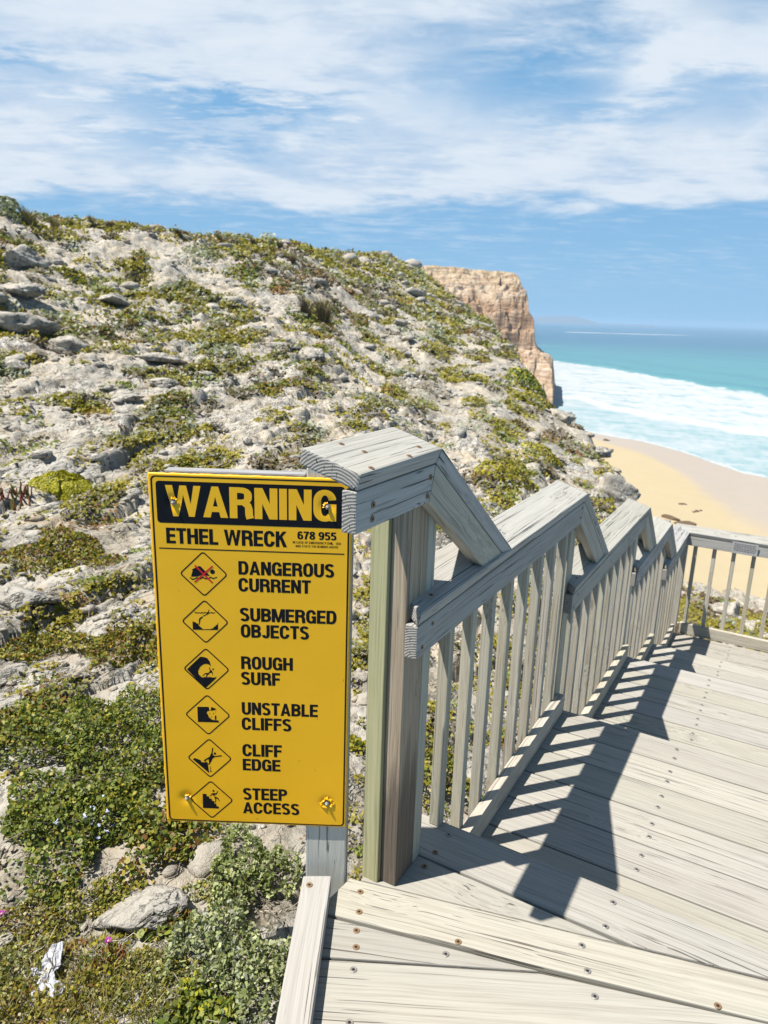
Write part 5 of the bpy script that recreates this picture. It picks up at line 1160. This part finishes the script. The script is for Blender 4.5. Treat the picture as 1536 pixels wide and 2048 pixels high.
# ---- loose stones
def rock_shape(sub, seed, rough=.35, flat=.6):
    bm = bmesh.new(); bmesh.ops.create_icosphere(bm, subdivisions=sub, radius=1.0)
    v = np.array([q.co[:] for q in bm.verts]); f = np.array([[q.index for q in fc.verts] for fc in bm.faces]); bm.free()
    d = 1+rough*fbm(v[:, 0]*1.1+seed, v[:, 1]*1.1+v[:, 2]*.9, seed % 90, 3)+rough*.6*fbm(v[:, 2]*2.3, v[:, 0]*2.1+v[:, 1]+seed, (seed+7) % 90, 3)
    r0 = np.random.default_rng(seed)
    for _ in range(11):         # knock flat facets
        nn = r0.normal(size=3); nn /= np.linalg.norm(nn); h_ = r0.uniform(.45, .8); dd = v@nn*d; d = np.where(dd > h_, d*h_/np.maximum(dd, 1e-6), d)
    v = v*d[:, None]; v[:, 2] *= flat; return v, f
protos = [rock_shape(2, 200+i, .5, .55) for i in range(8)]
Ns = 9800; sa = rng.uniform(-8, 78, Ns); sr = np.exp(rng.uniform(math.log(1.3), math.log(110), Ns)); X, Y = CAM[0]+sr*np.cos(np.radians(sa)), CAM[1]+sr*np.sin(np.radians(sa)); Z = gz(X, Y)
cl_n = fbm(X/1.7, Y/1.2, 121, 3)+rng.normal(size=Ns)*.15
ok = (in_walk(X, Y) < .2) & (Z > -17.5) & (cl_n > -.05) & ((sr > 3.2) | (rng.uniform(0, 1, Ns) < .35)) & ((sa > 10) | (sr > 8)); vs, fs, o_ = [], [], 0
for x, y, z_, r_ in zip(X[ok], Y[ok], Z[ok], sr[ok]):
    s = rng.lognormal(0, .62)*.0066*r_**.88+.004; v, f = protos[rng.integers(6)]; a_ = rng.uniform(0, 6.28)
    w_ = np.stack([v[:, 0]*math.cos(a_)-v[:, 1]*math.sin(a_), v[:, 0]*math.sin(a_)+v[:, 1]*math.cos(a_), v[:, 2]], 1)*s*np.array([1, .8, rng.uniform(.7, 1.1)]); vs.append(w_+np.array([x, y, z_+s*.15])); fs.append(f+o_); o_ += len(v)
stuff(mesh_np('loose_stones', np.concatenate(vs), np.concatenate(fs), M_ROCK), 'loose pale stones strewn over the slope', 'stones')

# ---- boulders (photo x, y of the base centre, width px, height/width, label)
BO = [(1232, 1000, 110, .62, 'jagged rock with a dark overhung hollow at the brow over the beach'), (1185, 905, 70, .35, 'rough brown rock on the brow above the beach corner'), (1120, 838, 60, .5, 'dark cracked rock on the brow under the flat olive bush'), (38, 528, 92, .50, 'big grey flat topped ledge rock cut by the left edge high on the slope'), (42, 588, 95, .26, 'low flat slab at the left edge under the big ledge rock'), (218, 606, 88, .34, 'long grey slab with a shaded front left of the slope centre'), (142, 706, 86, .55, 'tan boulder with a dark hollow under it on the left slope'), (45, 668, 120, .45, 'blue grey broken ledge at the left edge beside the tan boulder'),
      (470, 612, 62, .5, 'dark fronted boulder in the middle of the slope'), (628, 722, 74, .62, 'white smooth boulder with a blue shaded side right of the slope centre'), (186, 560, 42, .6, 'small pale rock above the long grey slab'), (350, 694, 24, .8, 'small tan stone standing alone in the middle slope'), (452, 660, 26, .8, 'small white upright stone above the middle of the slope'), (560, 696, 105, .16, 'thin dark edged rock shelf across the slope'),
      (310, 724, 95, .26, 'bleached flat slab left of the thin rock shelf'), (325, 770, 60, .36, 'white rounded rock below the bleached flat slab'), (30, 1205, 130, .42, 'grey white outcrop with a dark foot at the left edge'), (1455, 1228, 62, .62, 'white boulder on the green slope seen through the cross railing'), (295, 1835, 150, .40, 'pale flat slab among the plants at the lower left'), (390, 1880, 60, .35, 'small pale slab just right of the larger flat slab'),
      (610, 1730, 60, .5, 'yellowish lichen stained rock behind the sign post'), (20, 745, 60, .5, 'small grey rock at the left edge beneath the blue grey ledge'), (250, 800, 70, .3, 'flat white rock on the slope above the dark leafed cushion')]
for i, (px, py, w_, asp, lab) in enumerate(BO):
    p, d = hitp(px, py); s = w_*d/FPX/2*1.1; v, f = rock_shape(4, 300+i*7, .42, 1.0)
    hn = fbm(v[:, 0]*4+i, v[:, 1]*4+v[:, 2]*3, 33, 4)*.10
    be, br1, br2, bo1, bo2 = worley(v[:, 0]*1.6+v[:, 2]*.7+i*3.3, v[:, 1]*1.6+v[:, 2]*2.2, 40+i)
    v = v*(1+hn+.16*(br1-.5)-.10*(1-sm(be, 0, .16))+.05*fbm(v[:, 0]*9, v[:, 1]*9+v[:, 2]*8, 35, 3))[:, None]
    cu_, su_ = CR[:2]/np.linalg.norm(CR[:2]), CF[:2]/np.linalg.norm(CF[:2])
    W2 = np.stack([v[:, 0]*s*cu_[0]+v[:, 1]*s*.75*su_[0], v[:, 0]*s*cu_[1]+v[:, 1]*s*.75*su_[1], v[:, 2]*s*asp*1.1], 1)
    o = mesh_np('boulder', W2, f, M_ROCK, None, smooth=False, loc=(p[0], p[1], p[2]+s*asp*.25)); tag(o, lab, 'boulder', 'boulders on the hillside')

# ---- things lying on the beach
M_WEED = flat_mat('seaweed', (0.10, 0.065, 0.035), 0.9)
for i, (px, py, w_, asp, lab) in enumerate([(1352, 996, 46, .14, 'long dark streak of seaweed on the yellow sand, upper of the two streaks'), (1388, 1008, 40, .14, 'short dark streak of seaweed on the yellow sand'), (1340, 1028, 38, .45, 'dark rock on the sand left above the cross railing'), (1372, 1040, 52, .35, 'brown rock on the sand beside the dark one'), (1212, 881, 16, .5, 'small weedy rock near the edge of the wash')]):
    d_ = pix_dir([px], [py])[0]; tt = (SEA+2.2-CAM[2])/d_[2] if py > 950 else (SEA+.2-CAM[2])/d_[2]
    P_ = CAM+d_*tt; s = w_*tt/FPX/2; v, f = rock_shape(3, 500+i, .6, 1.0)
    if 'rock' not in lab:
        vv, ff, oo = [], [], 0
        for _ in range(34):
            v1, f1 = protos[rng.integers(8)]; a1 = rng.uniform(-1, 1); vv.append(v1*np.array([.16, .2, .5])*rng.uniform(.4, 1.2)+np.array([a1, a1*.35+rng.normal()*.18, 0])); ff.append(f1+oo); oo += len(v1)
        v, f = np.concatenate(vv), np.concatenate(ff)
    W2 = np.stack([v[:, 0]*s*cu_[0]+v[:, 1]*s*su_[0], v[:, 0]*s*cu_[1]+v[:, 1]*s*su_[1], v[:, 2]*s*asp], 1)
    dd = math.hypot(P_[0]-CAM[0], P_[1]-CAM[1]); aa = math.degrees(math.atan2(P_[1]-CAM[1], P_[0]-CAM[0])); zb_ = SEA+min(3.2, max(-3, (np.interp(aa, WL_A, WL_R)-dd)*.033))
    o = mesh_np('beach_rock' if 'rock' in lab else 'seaweed', W2, f, M_WEED, None, loc=(P_[0], P_[1], zb_)); tag(o, lab, 'rock' if 'rock' in lab else 'seaweed')

# ---- flowers, succulents and a white scrap in the foreground
M_PET = flat_mat('petal_magenta', (0.30, 0.012, 0.24), 0.5); M_EYE = flat_mat('flower_eye', (0.55, 0.45, 0.30), 0.6)
for px, py, rad, lab in ((218, 1882, .0115, 'bright magenta daisy like flower above the reddish succulent'), (5, 1828, .012, 'magenta flower with a pale eye at the left edge')):
    p, d = hitp(px, py+14); root = thing('flower', lab, 'flower', tuple(p), 'magenta flowers'); c0 = np.array([0, 0, .022]); V, F = [], []
    for k in range(44):
        a_ = k*2.399; rr = rad*(.75+.25*rng.uniform()); lift = .35+.5*(k % 3)/3; o_ = len(V); u = np.array([math.cos(a_), math.sin(a_), 0]); w_ = np.array([-u[1], u[0], 0])*.0009
        V += [c0+u*.002-w_, c0+u*.002+w_, c0+u*rr+np.array([0, 0, rr*lift])+w_*.7, c0+u*rr+np.array([0, 0, rr*lift])-w_*.7]; F.append((o_, o_+1, o_+2, o_+3))
    mesh_np('petals', V, F, M_PET, root)
    bm = bmesh.new(); bmesh.ops.create_uvsphere(bm, u_segments=10, v_segments=6, radius=.0032, matrix=Matrix.Translation((0, 0, .0235))); me = bpy.data.meshes.new('eye'); bm.to_mesh(me); bm.free(); me.materials.append(M_EYE); link(bpy.data.objects.new('eye', me), root)
    v, f = stick((0, 0, -.01), (0, 0, .022), .0016, .0012, .05); mesh_np('stem', v, f, M_DRY, root, col=np.tile([[.1, .1, .03]], (len(v), 1)))
def fingers(px, py, n, spread, L, cols, lab):
    p, d = hitp(px, py); root = thing('succulent', lab, 'succulent', tuple(p), 'red fingered succulents'); sp_ = []; cl = []
    for k in range(n):
        a_ = rng.uniform(0, 6.28); q = spread*math.sqrt(rng.uniform()); x, y = q*math.cos(a_)*1.5, q*math.sin(a_); zz = float(gz(p[0]+x, p[1]+y))-p[2]; l_ = L*rng.uniform(.6, 1.1)
        tip = (x+rng.normal()*l_*.3, y+rng.normal()*l_*.3, zz+l_); v, f = stick((x, y, zz-.003), tip, l_*.13, l_*.07, .05, 4); sp_.append((v, f)); cl.append(np.array(cols[rng.integers(len(cols))])*rng.uniform(.8, 1.2))
    v, f, c = sticks(sp_, cl); mesh_np('leaves', v, f, M_LEAF, root, col=c, smooth=True)
fingers(218, 1930, 46, .035, .030, [(.20, .055, .025), (.16, .07, .03), (.24, .075, .045), (.10, .08, .025)], 'orange red finger leaved succulent below the magenta flower')
fingers(20, 1002, 40, .14, .10, [(.24, .05, .045), (.20, .085, .03), (.11, .10, .02)], 'red and green finger leaved succulent at the left edge by the cushion bush')
fingers(250, 862, 20, .08, .06, [(.2, .06, .04), (.11, .10, .02)], 'tiny reddish succulent on the rock above the cushion bush')
p, d = hitp(100, 1965); nrm = Vector((-.2, -.12, .95)).normalized(); ux = Vector(CR); ux = (ux-nrm*ux.dot(nrm)).normalized(); uy = nrm.cross(ux)
OUT = [(100, 1917), (108, 1918), (112, 1938), (116, 1948), (113, 1962), (120, 1972), (131, 1975), (141, 1980), (134, 1996), (122, 2002), (104, 2008), (88, 2004), (90, 1992), (86, 1984), (92, 1976), (82, 1976), (72, 1958), (78, 1956), (88, 1958), (83, 1938), (88, 1926)]
M_WHITE = flat_mat('bleached_white', (0.40, 0.40, 0.42), 0.8)
bm = bmesh.new(); k_ = d/FPX*.9; pl_ = [((x-105)*k_, -(y-1965)*k_*1.25) for x, y in OUT]
a_ = [bm.verts.new(ux*x+uy*y+nrm*(.006+.006*math.sin(x*90)*math.cos(y*70))) for x, y in pl_]; bm.faces.new(a_); bmesh.ops.triangulate(bm, faces=bm.faces)
for _ in range(3): bmesh.ops.subdivide_edges(bm, edges=[e for e in bm.edges if e.calc_length() > .008], cuts=1); bmesh.ops.triangulate(bm, faces=bm.faces)
for v in bm.verts: v.co += nrm*(.018*float(fbm(np.array(v.co.x/.022), np.array(v.co.y/.022), 3, 3)))
bmesh.ops.recalc_face_normals(bm, faces=bm.faces); bmesh.ops.solidify(bm, geom=list(bm.faces), thickness=.0025)
me = bpy.data.meshes.new('white_scrap'); bm.to_mesh(me); bm.free(); me.materials.append(M_WHITE); o = link(bpy.data.objects.new('white_scrap', me)); o.location = tuple(p+np.array([0, 0, .02])); tag(o, 'jagged white scrap lying in the dry plants at the lower left corner', 'scrap')
q = np.array(nrm)*.013
sp_ = [stick(np.array(ux)*x0*k_+np.array(uy)*y0*1.2*k_+q, np.array(ux)*x1*k_+np.array(uy)*y1*1.2*k_+q, .0016, .0011, .08, 6) for x0, y0, x1, y1 in ((2, -8, -6, 46), (0, 6, 24, 16), (-1, 14, -16, 26))]
v, f, c = sticks(sp_, [(.05, .042, .035)]*3); mesh_np('twig', v, f, M_DRY, o, col=c)
#HAZE

# ------------------------------------------------------------------ sea haze: one even box of air round the whole scene
HB = ((-60, 41500), (-36000, 40000), (-26, 24))
bm = bmesh.new(); bmesh.ops.create_cube(bm, size=1.0)
for v in bm.verts: v.co = Vector([HB[i][0] if v.co[i] < 0 else HB[i][1] for i in range(3)])
me = bpy.data.meshes.new('haze'); bm.to_mesh(me); bm.free()
mh = bpy.data.materials.new('haze'); mh.use_nodes = True; mh.node_tree.nodes.clear(); ht = NT(mh.node_tree)
ho = ht.node('ShaderNodeOutputMaterial'); pv_ = ht.node('ShaderNodeVolumePrincipled'); pv_.inputs['Color'].default_value = (0.43, 0.66, 0.90, 1); pv_.inputs['Density'].default_value = 0.00026; pv_.inputs['Anisotropy'].default_value = 0.0
ht.l.new(pv_.outputs[0], ho.inputs['Volume']); me.materials.append(mh)
stuff(link(bpy.data.objects.new('haze', me)), 'thin bluish sea haze over the water', 'haze')
